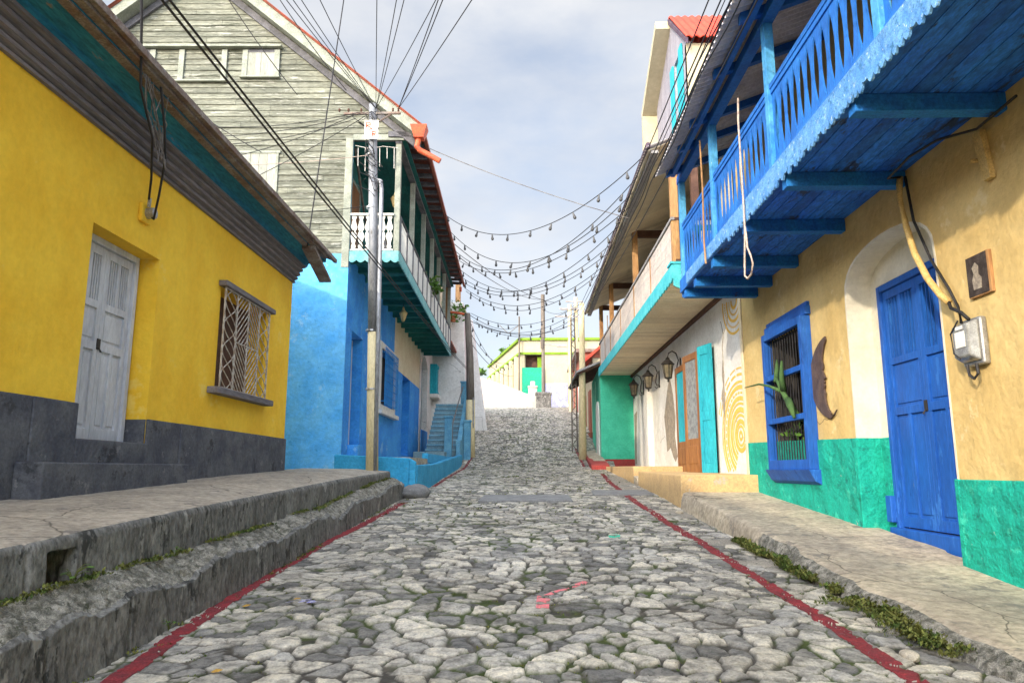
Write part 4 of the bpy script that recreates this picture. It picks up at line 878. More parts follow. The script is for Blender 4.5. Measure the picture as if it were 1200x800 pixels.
# crescent opening towards the door (smaller u): outer arc bulges to larger u, inner arc carries the face profile
P = []
for k in range(25):
    t_ = R(-78)+R(156)*k/24; P.append((9.45+.74*math.cos(t_), 2.60+.56*math.sin(t_)))
inner = [(9.50,3.13),(9.72,3.10),(9.80,3.02),(9.86,2.92),(9.885,2.84),(9.85,2.78),(9.86,2.74),(9.89,2.71),(9.835,2.635),(9.80,2.60),(9.86,2.575),(9.84,2.545),(9.865,2.53),(9.84,2.50),(9.875,2.46),(9.84,2.40),(9.86,2.34),(9.84,2.26),(9.78,2.18),(9.70,2.12),(9.62,2.11),(9.56,2.13)]
P = P + [(a-.13, b) for a, b in inner[1:-2]] + [(9.60,2.10),(9.48,2.10),(9.40,2.16)]
m = MB(FR); m.plate(P, [], .012, .035); m.build('crescent', 'moon_metal', mo, bevel=.004)
pq = thing('wall_plaque', 'small dark wooden plaque fixed to the ochre wall above the electric meter', 'plaque', (3.97, 6.25, 3.0))
m = MB(FR); m.box(6.10, 6.42, .0, .03, 2.90, 3.27); m.build('board', 'raw_wood', pq); m = MB(FR); m.box(6.13, 6.415, .031, .036, 2.91, 3.265); m.build('picture', 'plaque_wood', pq)
m = MB(FR); m.plate([(6.22,2.96),(6.33,2.96),(6.34,3.05),(6.31,3.10),(6.33,3.16),(6.28,3.2),(6.24,3.16),(6.25,3.09),(6.21,3.05)], [], .037, .041); m.build('relief', 'adobe', pq)
em = thing('electric_meter', 'glass fronted electricity meter box with looping cables beside the blue door', 'electric meter', (3.95, 6.4, 2.5))
m = MB(FR); m.box(6.26, 6.56, .0, .07, 2.30, 2.72); m.build('back_box', 'steel', em, bevel=.02)
m = MB(FR); m.hexa([(6.27,.07,2.33),(6.55,.07,2.33),(6.53,.16,2.38),(6.30,.16,2.38),(6.27,.07,2.70),(6.55,.07,2.70),(6.53,.16,2.66),(6.30,.16,2.66)]); m.build('cover', 'meter_glass', em, bevel=.015)
m = MB(FR); m.box(6.34, 6.48, .161, .166, 2.46, 2.60).box(6.36,6.46,.161,.168,2.62,2.65); m.build('dial', 'white_paint', em)
m = MB(FR); m.tube([(6.45,.10,2.31),(6.43,.10,2.22),(6.37,.10,2.18),(6.32,.09,2.22),(6.33,.09,2.31)], .014, 6); m.tube([(6.40,.17,2.70),(6.52,.175,2.60),(6.50,.175,2.42),(6.42,.17,2.36)], .008, 5); m.build('cable_loop', 'wire', em)
cd = thing('cable_conduit', 'bent yellowed conduit hanging from the blue balcony down to the electricity meter', 'conduit', (3.9, 7, 3.6))
m = MB(FR); m.tube([(7.28,.08,4.42),(7.30,.10,4.2),(7.18,.12,3.85),(7.0,.16,3.50),(6.82,.16,3.2),(6.70,.12,3.0),(6.62,.10,2.92)], .032, 10); m.build('pipe', 'conduit', cd, smooth=True)
m = MB(FR); m.tube([(7.22,.06,4.40),(7.16,.05,3.9),(6.9,.06,3.4),(6.66,.06,3.05),(6.52,.08,2.85),(6.50,.08,2.70)], .014, 6); m.tube([(6.62,.10,2.92),(6.55,.13,2.85),(6.42,.12,2.78),(6.35,.10,2.70)], .016, 6); m.tube([(7.28,.06,4.42),(7.1,.3,4.33),(6.6,.34,4.34),(6.2,.30,4.32),(5.95,.1,4.30),(5.4,.12,4.31)], .012, 6); m.build('cable', 'wire', cd, smooth=True)
br = thing('old_bracket', 'short yellow painted timber stub on the ochre wall under the balcony', 'bracket', (3.95, 5.6, 4.1))
m = MB(FR); m.hexa([(5.92,0,3.85),(6.02,0,3.85),(6.02,.05,3.85),(5.92,.05,3.85),(5.98,0,4.32),(6.10,0,4.32),(6.10,.06,4.32),(5.98,.06,4.32)]); m.build('stub', 'conduit', br, bevel=.005)
m = MB(FR); m.tube([(6.10,.0,4.08),(6.12,.08,4.08)], .02, 8); m.build('peg', 'conduit', br)
rp = tag(MB(FR).tube([(8.62,BX+.03,6.05),(8.60,BX+.05,5.72),(8.58,BX+.05,4.7),(8.60,BX+.045,4.35),(8.62,BX+.045,4.18),(8.66,BX+.045,4.02),(8.70,BX+.045,3.86),(8.70,BX+.045,3.74),(8.60,BX+.045,3.68),(8.46,BX+.045,3.70),(8.38,BX+.045,3.80),(8.44,BX+.045,3.93),(8.54,BX+.045,4.05),(8.57,BX+.045,4.2),(8.6,BX+.045,4.35)], .013, 6).build('rope', 'rope', None, smooth=True), 'pale knotted rope with a hanging loop dangling from the blue balcony rail', 'rope')
cn = tag(MB(FR).tube([(10.55,BX+.05,6.4),(10.52,BX+.05,5.6),(10.56,BX+.055,4.75),(10.5,BX+.06,4.42)], .014, 6).build('bamboo_cane', 'raw_wood', None), 'thin upright cane tied to the blue balcony post beyond the rope', 'cane')
# pots and plants in the window
for k, (u, s_, lab) in enumerate(((10.55, .11, 'terracotta pot with a thin leafy plant, nearest the moon in the blue window'), (11.2, .13, 'wide terracotta pot with a bushy plant, furthest up the street in the blue window'))):
    pt_ = thing('potted_plant', lab, 'potted plant', FR(u, -.12, 1.49), 'plants in the blue window')
    m = MB(FR); m.lathe((u, -.12, 1.49), [(s_*.7, 0), (s_, .17), (s_*1.12, .175), (s_*1.12, .21), (s_*.9, .21)], 16); m.build('pot', 'terracotta', pt_)
    m = MB(); leaves(m, FR(u, -.12, 1.92), .22, 60, .10, rs); m.build('foliage', 'leaf', pt_)
    m = MB(FR)
    for q in range(5): m.tube([(u, -.12, 1.68), (u+rs.uniform(-.05,.05), -.12, 1.85), (u+rs.uniform(-.14,.14), -.12+rs.uniform(-.08,.08), 2.08)], .006, 4)
    m.build('stem', 'leaf', pt_)
ca = thing('cactus_plant', 'long armed green cactus leaning out through the bars of the blue window', 'cactus', FR(10.9, .15, 2.1), None)
m = MB(FR)
m.tube([(10.55,.05,2.1),(10.75,.17,2.40),(10.85,.22,2.60),(11.0,.24,2.80)], [.025,.042,.036,.015], 7)
m.tube([(10.85,.22,2.55),(11.2,.26,2.66),(11.6,.30,2.74),(12.3,.32,2.76)], [.03,.022,.016,.008], 6)
m.tube([(10.72,.16,2.40),(10.55,.20,2.30),(10.38,.22,2.12)], [.06,.055,.02], 6); m.tube([(10.8,.2,2.55),(10.72,.24,2.75),(10.68,.24,2.98)], [.045,.04,.015], 6)
m.tube([(10.98,.24,2.70),(11.02,.2,2.9),(11.05,.18,3.05)], [.04,.035,.012], 6); m.build('arms', 'cactus', ca, smooth=True)

# ------------------------------------------------------------------ RIGHT 2: white house with teal balcony and spiral mural
sh = thing('mural_house', 'white house with yellow spiral mural, folding doors and turquoise edged balcony', 'house', (4.0, 20, 1.3))
m = MB(FR); m.plate(rect(13.31, 27.4, .6, 4.95), [rect(15.5, 19.0, 1.3, 4.0), rect(22.1, 24.3, 1.48, 4.3)], -.40, 0); m.build('wall', 'white_plaster', sh)
m = MB(FR); m.box(22.0, 24.4, -.24, -.18, 1.3, 4.32); m.build('blind_door', 'white_paint', sh)
m = MB(FR); m.box(15.3, 19.2, -1.5, -1.45, 1.0, 4.1).box(15.3,15.45,-1.45,-.4,1.0,4.1).box(19.05,19.2,-1.45,-.4,1.0,4.1).box(15.3,19.2,-1.45,-.4,4.0,4.1); m.build('room', 'interior_shade', sh)
m = MB(FR); m.box(13.3, 13.42, .001, .03, 1.3, 4.9).build('corner_strip', 'cream_plaster', sh, bevel=.01)
def leafd(ua, wa, ub, wb, z0, z1, mat, glass=True, pane='meter_glass'):
    d = Vector((ub-ua, wb-wa)); L_ = d.length; d /= L_
    F = lambda s, t, z: FR(ua+d.x*s-d.y*t, wa+d.y*s+d.x*t, z)
    m = MB(F); hs = [rect(.14, L_-.14, z0+.75, z1-.15)] if glass else [rect(.12, L_-.12, z0+.2, z0+1.1), rect(.12, L_-.12, z0+1.3, z1-.2)]
    m.plate(rect(0, L_, z0, z1), hs, -.025, .025); lf = m.build('door_leaf', mat, sh, bevel=.005)
    m = MB(F)
    if glass:
        m.box(.14, L_-.14, -.006, .006, z0+.75, z1-.15); m.build('pane', pane, lf); m = MB(F); m.box(.2, L_-.2, -.035, .035, z0+.2, z0+.6); m.build('panel', mat, lf, bevel=.01)
        m = MB(F); c_ = [(L_*.5+.09*math.cos(t*PI/6), .05, z0+1.15+.09*math.sin(t*PI/6)) for t in range(13)]; m.tube(c_, .012, 5); m.build('ring_handle', 'black_iron', lf)
    else:
        for h in hs: m.box(h[0][0], h[1][0], -.01, .012, h[0][1], h[2][1])
        m.build('panel', mat, lf, bevel=.01)
    return lf
leafd(18.9, .12, 17.55, .10, 1.33, 3.98, 'varnish_wood', True, 'teal_door')
leafd(17.0, .32, 16.0, .20, 1.33, 4.0, 'varnish_wood'); l4 = leafd(15.85, .24, 15.3, .09, 1.33, 4.05, 'teal_door', False)
def yring(c, r0, r1, a0, a1, clipu, n=40, sx=1.28):
    P = [];
    for k in range(n+1):
        t_ = a0+(a1-a0)*k/n; P.append((max(clipu, c[0]+r1*sx*math.cos(t_)), c[1]+r1*math.sin(t_)))
    for k in range(n, -1, -1):
        t_ = a0+(a1-a0)*k/n; P.append((max(clipu, c[0]+r0*sx*math.cos(t_)), c[1]+r0*math.sin(t_)))
    return P
mur = MB(FR); c = (13.75, 2.02)
def bandarc(c, r0, r1, a0, a1, sx, clip, zmin=1.34, zmax=4.85, dash=None):
    n = max(6, int((a1-a0)*18)); 
    for k in range(n):
        if dash and k % dash == 0: continue
        t0, t1 = a0+(a1-a0)*k/n, a0+(a1-a0)*(k+1)/n
        q = [(c[0]+r*sx*math.cos(t), c[1]+r*math.sin(t)) for r, t in ((r0,t0),(r1,t0),(r1,t1),(r0,t1))]
        if any(p[0] < clip or p[1] < zmin or p[1] > zmax for p in q): continue
        i = len(mur.v)
        for ww in (.0015, .006):
            for p in q: mur.v.append(FR(p[0], ww, p[1]))
        for f in ((4,5,6,7),(0,3,2,1),(0,1,5,4),(1,2,6,5),(2,3,7,6),(3,0,4,7)): mur.f.append(tuple(i+x for x in f))
for r_, wd_, ds in ((.07,.06,None),(.18,.05,None),(.27,.09,None),(.385,.05,None),(.49,.10,None),(.605,.045,None),(.70,.085,None),(.805,.045,3),(.91,.08,None),(1.01,.05,None)):
    bandarc(c, r_-wd_/2, r_+wd_/2, R(-60) if r_ > .3 else R(-180), R(182), 1.25, 13.43, 1.33, 4.85, ds)
mur.box(-1,-1.001,-1,-1.001,-1,-1.001) if False else None
for r_, wd_, ds in ((.15,.06,None),(.28,.04,2),(.40,.06,None),(.52,.04,2),(.64,.05,None)):
    bandarc((13.75, 4.62), r_-wd_/2, r_+wd_/2, R(-185), R(10), 1.25, 13.43, 3.5, 4.86, ds)
# long tails of the spiral running down the wall
for off, wd_ in ((1.15,.05),(1.27,.03)): bandarc((13.75, 2.02), off-wd_/2, off+wd_/2, R(20), R(215), 1.25, 13.43, 1.33, 4.8, 5)
mur.build('spiral_mural', 'mural_yellow', sh, recalc=False)
def blotch(pts, mat='adobe', name='bare_patch'): m = MB(FR); m.plate(pts, [], .001, .007); m.build(name, mat, sh)
blotch([(20.3,4.0),(20.7,3.6),(21.3,2.9),(21.1,2.3),(21.0,1.9),(20.5,2.0),(20.2,1.75),(19.9,1.6),(19.6,1.75),(19.85,2.3),(19.7,2.8),(19.9,3.4)])
blotch([(26.5,3.5),(27.2,3.4),(27.3,1.6),(26.9,1.6),(26.8,2.6)]); blotch([(14.75,3.6),(14.85,3.3),(14.8,3.1),(14.95,2.9),(14.9,2.6),(14.78,2.4),(14.7,2.8),(14.72,3.1),(14.68,3.3)])
m = MB(FR); m.tube([(14.75,.002,4.4),(14.6,.002,4.1),(14.72,.002,3.85),(14.7,.002,3.5),(14.82,.002,2.8),(14.8,.002,2.3),(14.88,.002,2.0)], .012, 4); m.tube([(14.62,.002,4.1),(14.3,.002,4.25),(14.2,.002,4.45)], .009, 4); m.build('crack', 'adobe', sh)
# balcony of house 2
TB = 1.27; T0, T1 = 13.32, 27.6
m = MB(FR)
for k in range(64): m.box(T0+k*.2225+.009, T0+(k+1)*.2225-.009, .0, TB-.03, 4.93, 4.96)
m.build('balcony_soffit', 'cream_board', sh)
m = MB(FR); m.box(T0, T1, .0, .07, 4.84, 4.928).box(13.31,13.4,.0,TB,4.84,4.93) if False else m.box(T0, T1, .0, .07, 4.84, 4.928); m.build('wall_trim', 'brown_wood', sh)
m = MB(FR); m.plate(scallop(T0-.04, T1, 5.20, 4.93, 54, .06), [], TB-.03, TB+.0); m.build('fascia', 'teal_fascia', sh)
m = MB(lambda u, w, z: FR(w, u, z)); m.plate(scallop(.0, TB-.03, 5.22, 4.80, 4, .06), [], T0-.04, T0-.0, 'w'); m.box(.0, TB+.02, T0-.06, T0+.3, 5.22, 5.26); m.build('fascia', 'teal_fascia', sh)
m = MB(FR); m.box(T0, T1, .0, TB-.04, 4.97, 5.15).build('balcony_deck', 'brown_wood', sh)
for u in (13.42, 18.45, 23.9, 27.3): m = MB(FR); m.box(u-.07, u+.07, TB-.19, TB-.05, 5.15, 7.62); m.build('balcony_post', 'raw_wood', sh, bevel=.008)
m = MB(FR); m.box(13.36, 13.5, TB-.60, TB-.46, 5.26, 7.5); m.build('balcony_post', 'brown_wood', sh, bevel=.008)
for u in (15.9, 21.2, 25.6): m = MB(FR); m.box(u-.035, u+.035, TB-.10, TB-.05, 5.15, 6.1); m.build('rail_post', 'raw_wood', sh)
m = MB(FR); m.box(T0, T1, TB-.10, TB-.03, 6.10, 6.16).build('handrail', 'grey_beam', sh, bevel=.005)
hl = []
m = MB(FR)
for a, b in ((13.55, 15.85), (15.95, 18.38), (18.55, 21.15), (21.25, 23.8), (24.0, 25.55), (25.65, 27.2)):
    n_ = int((b-a)/.16); hs = []
    for i in range(n_):
        for zc in (5.35, 5.6, 5.85):
            uc = a+(i+.5)*(b-a)/n_; hs.append([(uc-.02, zc), (uc, zc-.045), (uc+.02, zc), (uc, zc+.045)])
    m.plate(rect(a, b, 5.18, 6.08), hs, TB-.08, TB-.06)
m.build('railing_panel', 'lace_white', sh)
m = MB(lambda u, w, z: FR(w, u, z)); m.box(.0, TB-.1, T0+.02, T0+.07, 6.1, 6.16).box(.0, TB-.1, T0+.02, T0+.07, 5.27, 5.33)
m.split('end_rail', 'brown_wood', sh)
for k in range(4):
    c_ = .12+k*.2; P = [(c_+a*1.2, 5.33+b*.96) for a, b in vp]+[(c_-a*1.2, 5.33+b*.96) for a, b in reversed(vp)]
    m = MB(lambda u, w, z: FR(w, u, z)); m.plate(P, [], T0+.03, T0+.06, 'w'); m.build('baluster', 'white_paint', sh)
m = MB(FR); m.plate(rect(13.3, 27.4, 5.15, 8.6), [rect(14.6,15.8,5.3,7.3), rect(19.0,20.2,5.3,7.3), rect(24,25.2,5.3,7.3)], -.3, .0); m.build('upper_wall', 'cream_plaster', sh)
m = MB(FR); m.box(14.5,27,-.28,-.25,5.2,7.4).build('upper_doors', 'brown_wood', sh)
# sloping boarded ceiling and roof
zc = lambda w: 7.52+(1.27-w)*.42
m = MB(FR)
for k in range(64):
    u0 = T0-.35+k*.229; m.hexa([(u0+.010,.0,zc(0)),(u0+.226,.0,zc(0)),(u0+.226,1.70,zc(1.70)),(u0+.003,1.70,zc(1.70)),(u0+.003,.0,zc(0)+.02),(u0+.226,.0,zc(0)+.02),(u0+.226,1.70,zc(1.70)+.02),(u0+.003,1.70,zc(1.70)+.02)])
m.build('roof_boards', 'cream_board', sh)
m = MB(FR)
for u in (13.42, 18.45, 23.9, 27.3): m.box(u-.06, u+.06, .0, TB-.05, 7.42, 7.60)
m.split('ceiling_beam', 'brown_wood', sh)
m = MB(FR); m.box(T0-.35, T1+.2, TB+.22, TB+.36, 7.30, 7.36).build('eaves_beam', 'grey_beam', sh)
m = MB(FR); m.tube([(T0-.45, 1.70, 7.42), (T1+.3, 1.70, 7.42)], .055, 8); m.build('gutter', 'purple_edge', sh)
m = MB(); corrug(m, (4-1.74, T0-.45, zc(1.74)+.06), (4-1.74, T1+.3, zc(1.74)+.06), (8, T0-.45, zc(-4)+.05), (8, T1+.3, zc(-4)+.05), 120, .018, 3); m.build('roof', 'zinc', sh, solid=.004, recalc=False)
# gable end of the house above the neighbour's roof
m = MB(lambda u, w, z: FR(w, u, z))
m.plate([(-4,5.2),(0.0,5.2),(0,8.0),(-4,9.7)], [], T0-.0, T0+.1, 'w'); m.build('gable_wall', 'cream_board', sh)
m = MB(FR)
for k in range(3): m.box(T0-.45, T0-.02, .3+k*.45, .38+k*.45, zc(.3+k*.45)-.14, zc(.3+k*.45)-.01)
m.split('lookout', 'raw_wood', sh)
# dormer room with red roof
m = MB(); DX = 3.40
m = MB(lambda u, w, z: (DX+w, u, z)); m.plate([(14.15,8.0),(17.6,8.0),(17.6,10.7),(15.6,11.7),(14.15,10.35)], [rect(14.75, 15.35, 8.9, 10.5)], 0, .12); dm = m.build('dormer_wall', 'dormer_board', sh); m = MB(lambda u, w, z: (DX+w, u, z)); m.box(14.14, 14.27, .0, 4.0, 8.0, 10.3).build('dormer_front', 'far_cream', sh); m = MB(lambda u, w, z: (DX+w, u, z)); m.box(17.48, 17.6, .12, 4, 8, 10.6).build('dormer_back', 'white_plaster', sh)
m = MB(lambda u, w, z: (DX+w, u, z)); m.box(14.75, 15.35, .05, .10, 8.9, 10.5).box(14.45,14.73,-.05,-.01,8.9,10.5).box(15.37,15.65,-.05,-.01,8.9,10.5); m.build('shutters', 'teal_door', dm)
m = MB(lambda u, w, z: (DX+w, u, z)); m.box(14.08, 14.148, .5, 1.4, 9.1, 10.0); m.build('window', 'interior_shade', dm); m = MB(lambda u, w, z: (DX+w, u, z)); m.box(14.05,14.10,.42,.5,9.05,10.05).box(14.05,14.10,1.4,1.48,9.05,10.05); m.build('window_frame','white_wood',dm)
m = MB(); corrug(m, (DX-.03,13.95,10.33), (DX+4.2,13.95,10.33), (DX-.03,15.55,11.86), (DX+4.2,15.55,11.86), 26, .02, 2); corrug(m, (DX-.03,15.55,11.86), (DX+4.2,15.55,11.86), (DX-.03,17.9,10.75), (DX+4.2,17.9,10.75), 26, .02, 2); m.build('dormer_roof', 'bright_red_roof', sh, solid=.02, recalc=False)
m = MB(lambda u, w, z: (DX+w, u, z)); m.hexa([(13.95,-.06,10.2),(15.6,-.06,11.72),(15.6,.0,11.72),(13.95,.0,10.2),(13.95,-.06,10.31),(15.6,-.06,11.84),(15.6,.0,11.84),(13.95,.0,10.31)])
m.build('dormer_bargeboard', 'purple_edge', sh)
m = MB(lambda u, w, z: (DX+w, u, z)); m.hexa([(15.6,-.35,11.6),(17.9,-.35,10.45),(17.9,.3,10.45),(15.6,.3,11.6),(15.6,-.35,11.78),(17.9,-.35,10.68),(17.9,.3,10.68),(15.6,.3,11.78)]); m.box(17.75,17.9,-.35,.1,8.0,10.5)
m.build('dormer_wall', 'far_cream', sh)
# wall lanterns
def wall_lantern():
    r_ = thing('wall_lantern', 'x', 'wall lantern', (3.75, 18.76, 4.0)); c = (18.76, .34, 3.95)
    F = FR; m = MB(F)
    m.box(18.70, 18.82, .0, .02, 3.75, 4.25); m.tube([(18.76,.02,3.85),(18.76,.08,3.80),(18.76,.12,3.9),(18.76,.10,4.05),(18.76,.06,4.2),(18.76,.12,4.38),(18.76,.22,4.44),(18.76,.31,4.38),(18.76,.34,4.27)], .018, 6)
    m.tube([(18.76,.02,3.80),(18.76,.10,3.72),(18.76,.15,3.78)], .012, 6); m.build('bracket', 'black_iron', r_, smooth=True)
    m = MB(F); m.lathe((18.76,.34,3.72), [(.02,-.09),(.03,-.05),(.015,-.03),(.09,.0),(.10,.03)], 8); m.lathe((18.76,.34,3.72), [(.17,.36),(.18,.38),(.10,.46),(.05,.50),(.06,.52),(.02,.56)], 8)
    for k in range(6):
        t_ = PI/3*k; m.tube([(18.76+.095*math.cos(t_), .34+.095*math.sin(t_), 3.74), (18.76+.15*math.cos(t_), .34+.15*math.sin(t_), 4.09)], .008, 4)
    m.build('lantern_frame', 'black_iron', r_)
    m = MB(F); m.lathe((18.76,.34,3.72), [(.085,.03),(.14,.36)], 6); m.build('lantern_glass', 'lamp_glass', r_)
    return r_
wl = wall_lantern(); wl['label'] = 'black iron wall lantern nearest the brown folding doors'; wl['group'] = 'lanterns on the mural house'
for dy, lab in ((3.1, 'middle of the three black wall lanterns on the white house'), (6.1, 'black wall lantern furthest up the street, beside the green house')):
    c = copy_tree(wl); c.location = (3.75, 18.76+dy, 4.0+.08*dy/3); c['label'] = lab
# terraces and steps of the right side
def block(name, lab, cat, P, mat='step_ochre'):
    r_ = tag(P.build(name, mat, None, bevel=.02), lab, cat); return r_
m = MB(); m.hexa([(2.66,12.86,.3),(4.0,12.82,.3),(4.0,17.9,.3),(2.68,17.9,.3),(2.66,12.86,1.31),(4.0,12.82,1.31),(4.0,17.9,1.35),(2.68,17.9,1.35)]); block('concrete_step', 'worn ochre concrete step in front of the spiral mural and folding doors', 'step', m)
m = MB(); m.hexa([(2.64,18.4,.3),(4.0,18.4,.3),(4.0,27.2,.3),(2.62,25.6,.3),(2.64,18.4,1.48),(4.0,18.4,1.48),(4.0,27.2,1.52),(2.62,25.6,1.50)]); block('concrete_step', 'long ochre concrete step under the wall lanterns', 'step', m)
m = MB(); m.hexa([(2.64,17.9,.3),(4.0,17.9,.3),(4.0,18.4,.3),(2.64,18.4,.3),(2.64,17.9,1.2),(4.0,17.9,1.2),(4.0,18.4,1.25),(2.64,18.4,1.25)]); block('concrete_step', 'narrow sunken concrete strip between the two ochre steps', 'step', m, 'tan_concrete')
m = MB(); m.hexa([(2.35,23.8,.8),(2.62,23.8,.8),(2.60,26.0,.8),(2.30,26.0,.8),(2.35,23.8,1.3),(2.62,23.8,1.3),(2.60,26.0,1.48),(2.30,26.0,1.48)])
block('concrete_step', 'low ochre concrete kerb block next to the red painted pavement', 'step', m)

# ------------------------------------------------------------------ RIGHT 3: green house, brick house
gh = thing('green_house', 'bright green rendered house with white doorway, beyond the mural house', 'house', (3.4, 28, 1.5))
m = MB(); m.hexa([(2.78,27.5,1),(4.4,27.5,1),(4.4,33,1),(2.95,33,1),(2.78,27.5,5.3),(4.4,27.5,5.3),(4.4,33,5.3),(2.95,33,5.3)]); m.build('wall', 'green_wall', gh, bevel=.02)
m = MB(); m.box(2.765, 2.80, 27.55, 27.8, 1.2, 4.9).box(2.755,2.79,29.3,29.6,1.4,4.9); m.build('pilaster', 'pale_green', gh)
m = MB(lambda u, w, z: (2.79-w, u, z)); m.plate([(28.2,1.6),(29.2,1.6),(29.2,3.6),(29.0,3.95),(28.7,4.05),(28.4,3.95),(28.2,3.6)], [], -.05, .04); m.build('door', 'white_paint', gh)
m = MB(); m.box(2.775,4.3,27.47,27.5,1.2,1.78).build('base_course', 'red_paint_block', gh)
m = MB(); m.hexa([(1.9,27.6,5.05),(4.4,27.6,6.1),(4.4,33.4,6.1),(1.9,33.4,5.05),(1.9,27.6,5.13),(4.4,27.6,6.18),(4.4,33.4,6.18),(1.9,33.4,5.13)]); m.build('roof', 'grey_beam', gh)
m = MB()
for k in range(12): m.hexa([(1.95,27.7+k*.5,4.98),(4.3,27.7+k*.5,5.95),(4.3,27.78+k*.5,5.95),(1.95,27.78+k*.5,4.98),(1.95,27.7+k*.5,5.05),(4.3,27.7+k*.5,6.02),(4.3,27.78+k*.5,6.02),(1.95,27.78+k*.5,5.05)])
m.split('rafter', 'brown_wood', gh)
rp_ = tag(MB().hexa([(2.15,24.6,1.0),(2.75,24.6,1.0),(2.95,33,1.6),(2.35,33,1.6),(2.15,24.6,1.52),(2.75,24.6,1.55),(2.95,33,2.45),(2.35,33,2.40)]).build('red_pavement', 'red_paint_block', None, bevel=.02), 'raised pavement with red painted kerb in front of the green house', 'pavement')
m = MB(); m.hexa([(2.24,24.7,1.5),(2.74,24.7,1.5),(2.93,32.9,2.3),(2.42,32.9,2.3),(2.24,24.7,1.53),(2.74,24.7,1.556),(2.93,32.9,2.46),(2.42,32.9,2.41)]); m.build('top_surface', 'tan_concrete', rp_)
rp_.name = 'painted_pavement'
bk = thing('brick_house', 'low house with brick red gable and cream wall past the green house', 'house', (4, 37, 3))
m = MB(); m.box(3.1, 8, 34, 42, 2.0, 6.6).build('wall', 'far_cream', bk)
m = MB(lambda u, w, z: (u, 34-w, z)); m.plate([(3.0,6.6),(8,6.6),(8,9.8),(6.6,9.8)], [], -.2, .06); m.build('gable', 'brick', bk)
m = MB(); m.hexa([(2.6,33.6,6.25),(6.6,33.6,9.8),(6.6,42,9.8),(2.6,42,6.25),(2.6,33.6,6.4),(6.6,33.6,10.0),(6.6,42,10.0),(2.6,42,6.4)]); m.build('roof', 'bright_red_roof', bk)
m = MB(); m.box(3.04,3.1,35,36.2,2.6,5.2).box(3.04,3.1,38,39,2.9,5.2); m.build('door', 'brick', bk)
m = MB(); m.box(2.9,3.1,34,42,2.0,3.1).build('base_course', 'brick', bk)
rb = thing('terracotta_house', 'narrow reddish brown house front behind the leaning yellow post', 'house', (3.6, 46, 4.8))
m = MB(); m.box(3.3, 9, 43, 52, 4.0, 8.3).build('wall', 'red_roof', rb); m = MB(); m.box(3.24,3.3,44.5,46,4.8,7.0).build('door','white_paint',rb)
m = MB(); m.box(2.9,9.2,42.8,52.2,8.3,8.5).build('roof','rusty_tin',rb)

# ------------------------------------------------------------------ poles
up = thing('utility_pole', 'grey metal utility pole with yellow painted foot and number plate, by the blue house', 'utility pole', (-3.14, 14.75, 1.4))
PT = (-3.40, 14.75)
m = MB(); m.tube([(-3.12,14.75,1.2),(-3.19,14.75,4.2)], [.125,.115], 20); m.build('painted_foot', 'pole_yellow', up, smooth=True)
m = MB(); m.tube([(-3.19,14.75,4.2),(-3.37,14.75,9.3)], [.115,.085], 20); m.build('shaft', 'pole_metal', up, smooth=True)
m = MB(); m.tube([(-3.06,14.68,1.3),(-3.07,14.66,4.2),(-3.10,14.66,7.3),(-3.13,14.68,7.5),(-3.20,14.70,7.52)], .045, 10); m.build('conduit', 'pole_metal', up, smooth=True)
m = MB()
for z in (4.22, 6.9, 8.1, 3.0): m.tube([(-3.12-.0525*(z-1.3)/1.3*.0-.035*(z-1.2),14.75,z),(-3.12-.035*(z-1.2),14.75,z+.035)], .145-.004*z, 16)
m.split('strap', 'steel', up)
m = MB(); m.box(-3.50, -3.20, 14.60, 14.615, 8.42, 8.86); pl = m.build('number_plate', 'sign_white', up, bevel=.005)
m = MB(lambda u, w, z: (-3.35+u, 14.598-w, 8.64+z)); b_ = lambda p, r=.012: m.plate(band(p, r), [], 0, .003)
b_([(-.11,.04),(-.11,.16),(-.03,.16),(-.02,.11),(-.10,.10)]); b_([(-.10,.09),(-.01,.04)]); b_([(-.05,.0),(.02,.02)]); b_([(.02,-.05),(.02,-.14)]); b_([(.02,-.05),(.09,-.05),(.10,-.09),(.03,-.10)]); b_([(.03,-.10),(.10,-.13),(.02,-.14)])
m.build('plate_marks', 'sign_red', pl)
m = MB(); m.box(-4.0,-2.75,14.71,14.76,9.06,9.11); m.tube([(-3.37,14.75,8.8),(-2.95,14.74,9.07)],.02,6)
m.build('crossarm', 'rusty_tin', up)
for k, x in enumerate((-2.80,-2.92,-3.62,-3.9,-4.1)):
    m = MB(); m.lathe((x,14.74,9.13), [(.012,0),(.026,.02),(.016,.035),(.028,.055),(.012,.08)], 8); m.build('insulator', 'brown_wood', up)
m = MB(); rs = random.Random(2)
for k in range(14):
    z = rs.uniform(7.4, 8.4); x = -3.12-.035*(z-1.2); m.tube([(x-.1,14.63,z+.1),(x+rs.uniform(-.3,.1),14.6,z+rs.uniform(-.2,.1)),(x+rs.uniform(-.1,.3),14.58,z-rs.uniform(.1,.4)),(x+.1,14.66,z-.3)], .008, 4)
for k in range(10):
    z = rs.uniform(8.9, 9.1); m.tube([(-3.37,14.64,z),(-3.37+rs.uniform(-.5,.4),14.6,z+rs.uniform(-.3,.02)),(-3.3,14.64,8.6)], .008, 4)
m.build('cable_tangle', 'wire', up)
op = thing('wooden_pole', 'weathered grey wooden pole with cream painted foot at the foot of the blue stairs', 'utility pole', (-2.25, 28.6, 1.8))
m = MB(); m.tube([(-2.22,28.6,1.5),(-2.24,28.6,4.1)], [.19,.175], 12); m.build('painted_foot', 'pole_yellow', op, smooth=True)
m = MB(); m.tube([(-2.24,28.6,4.1),(-2.28,28.6,5.8),(-2.40,28.6,7.6)], [.165,.15,.12], 10); m.build('shaft', 'pole_wood', op, smooth=True)
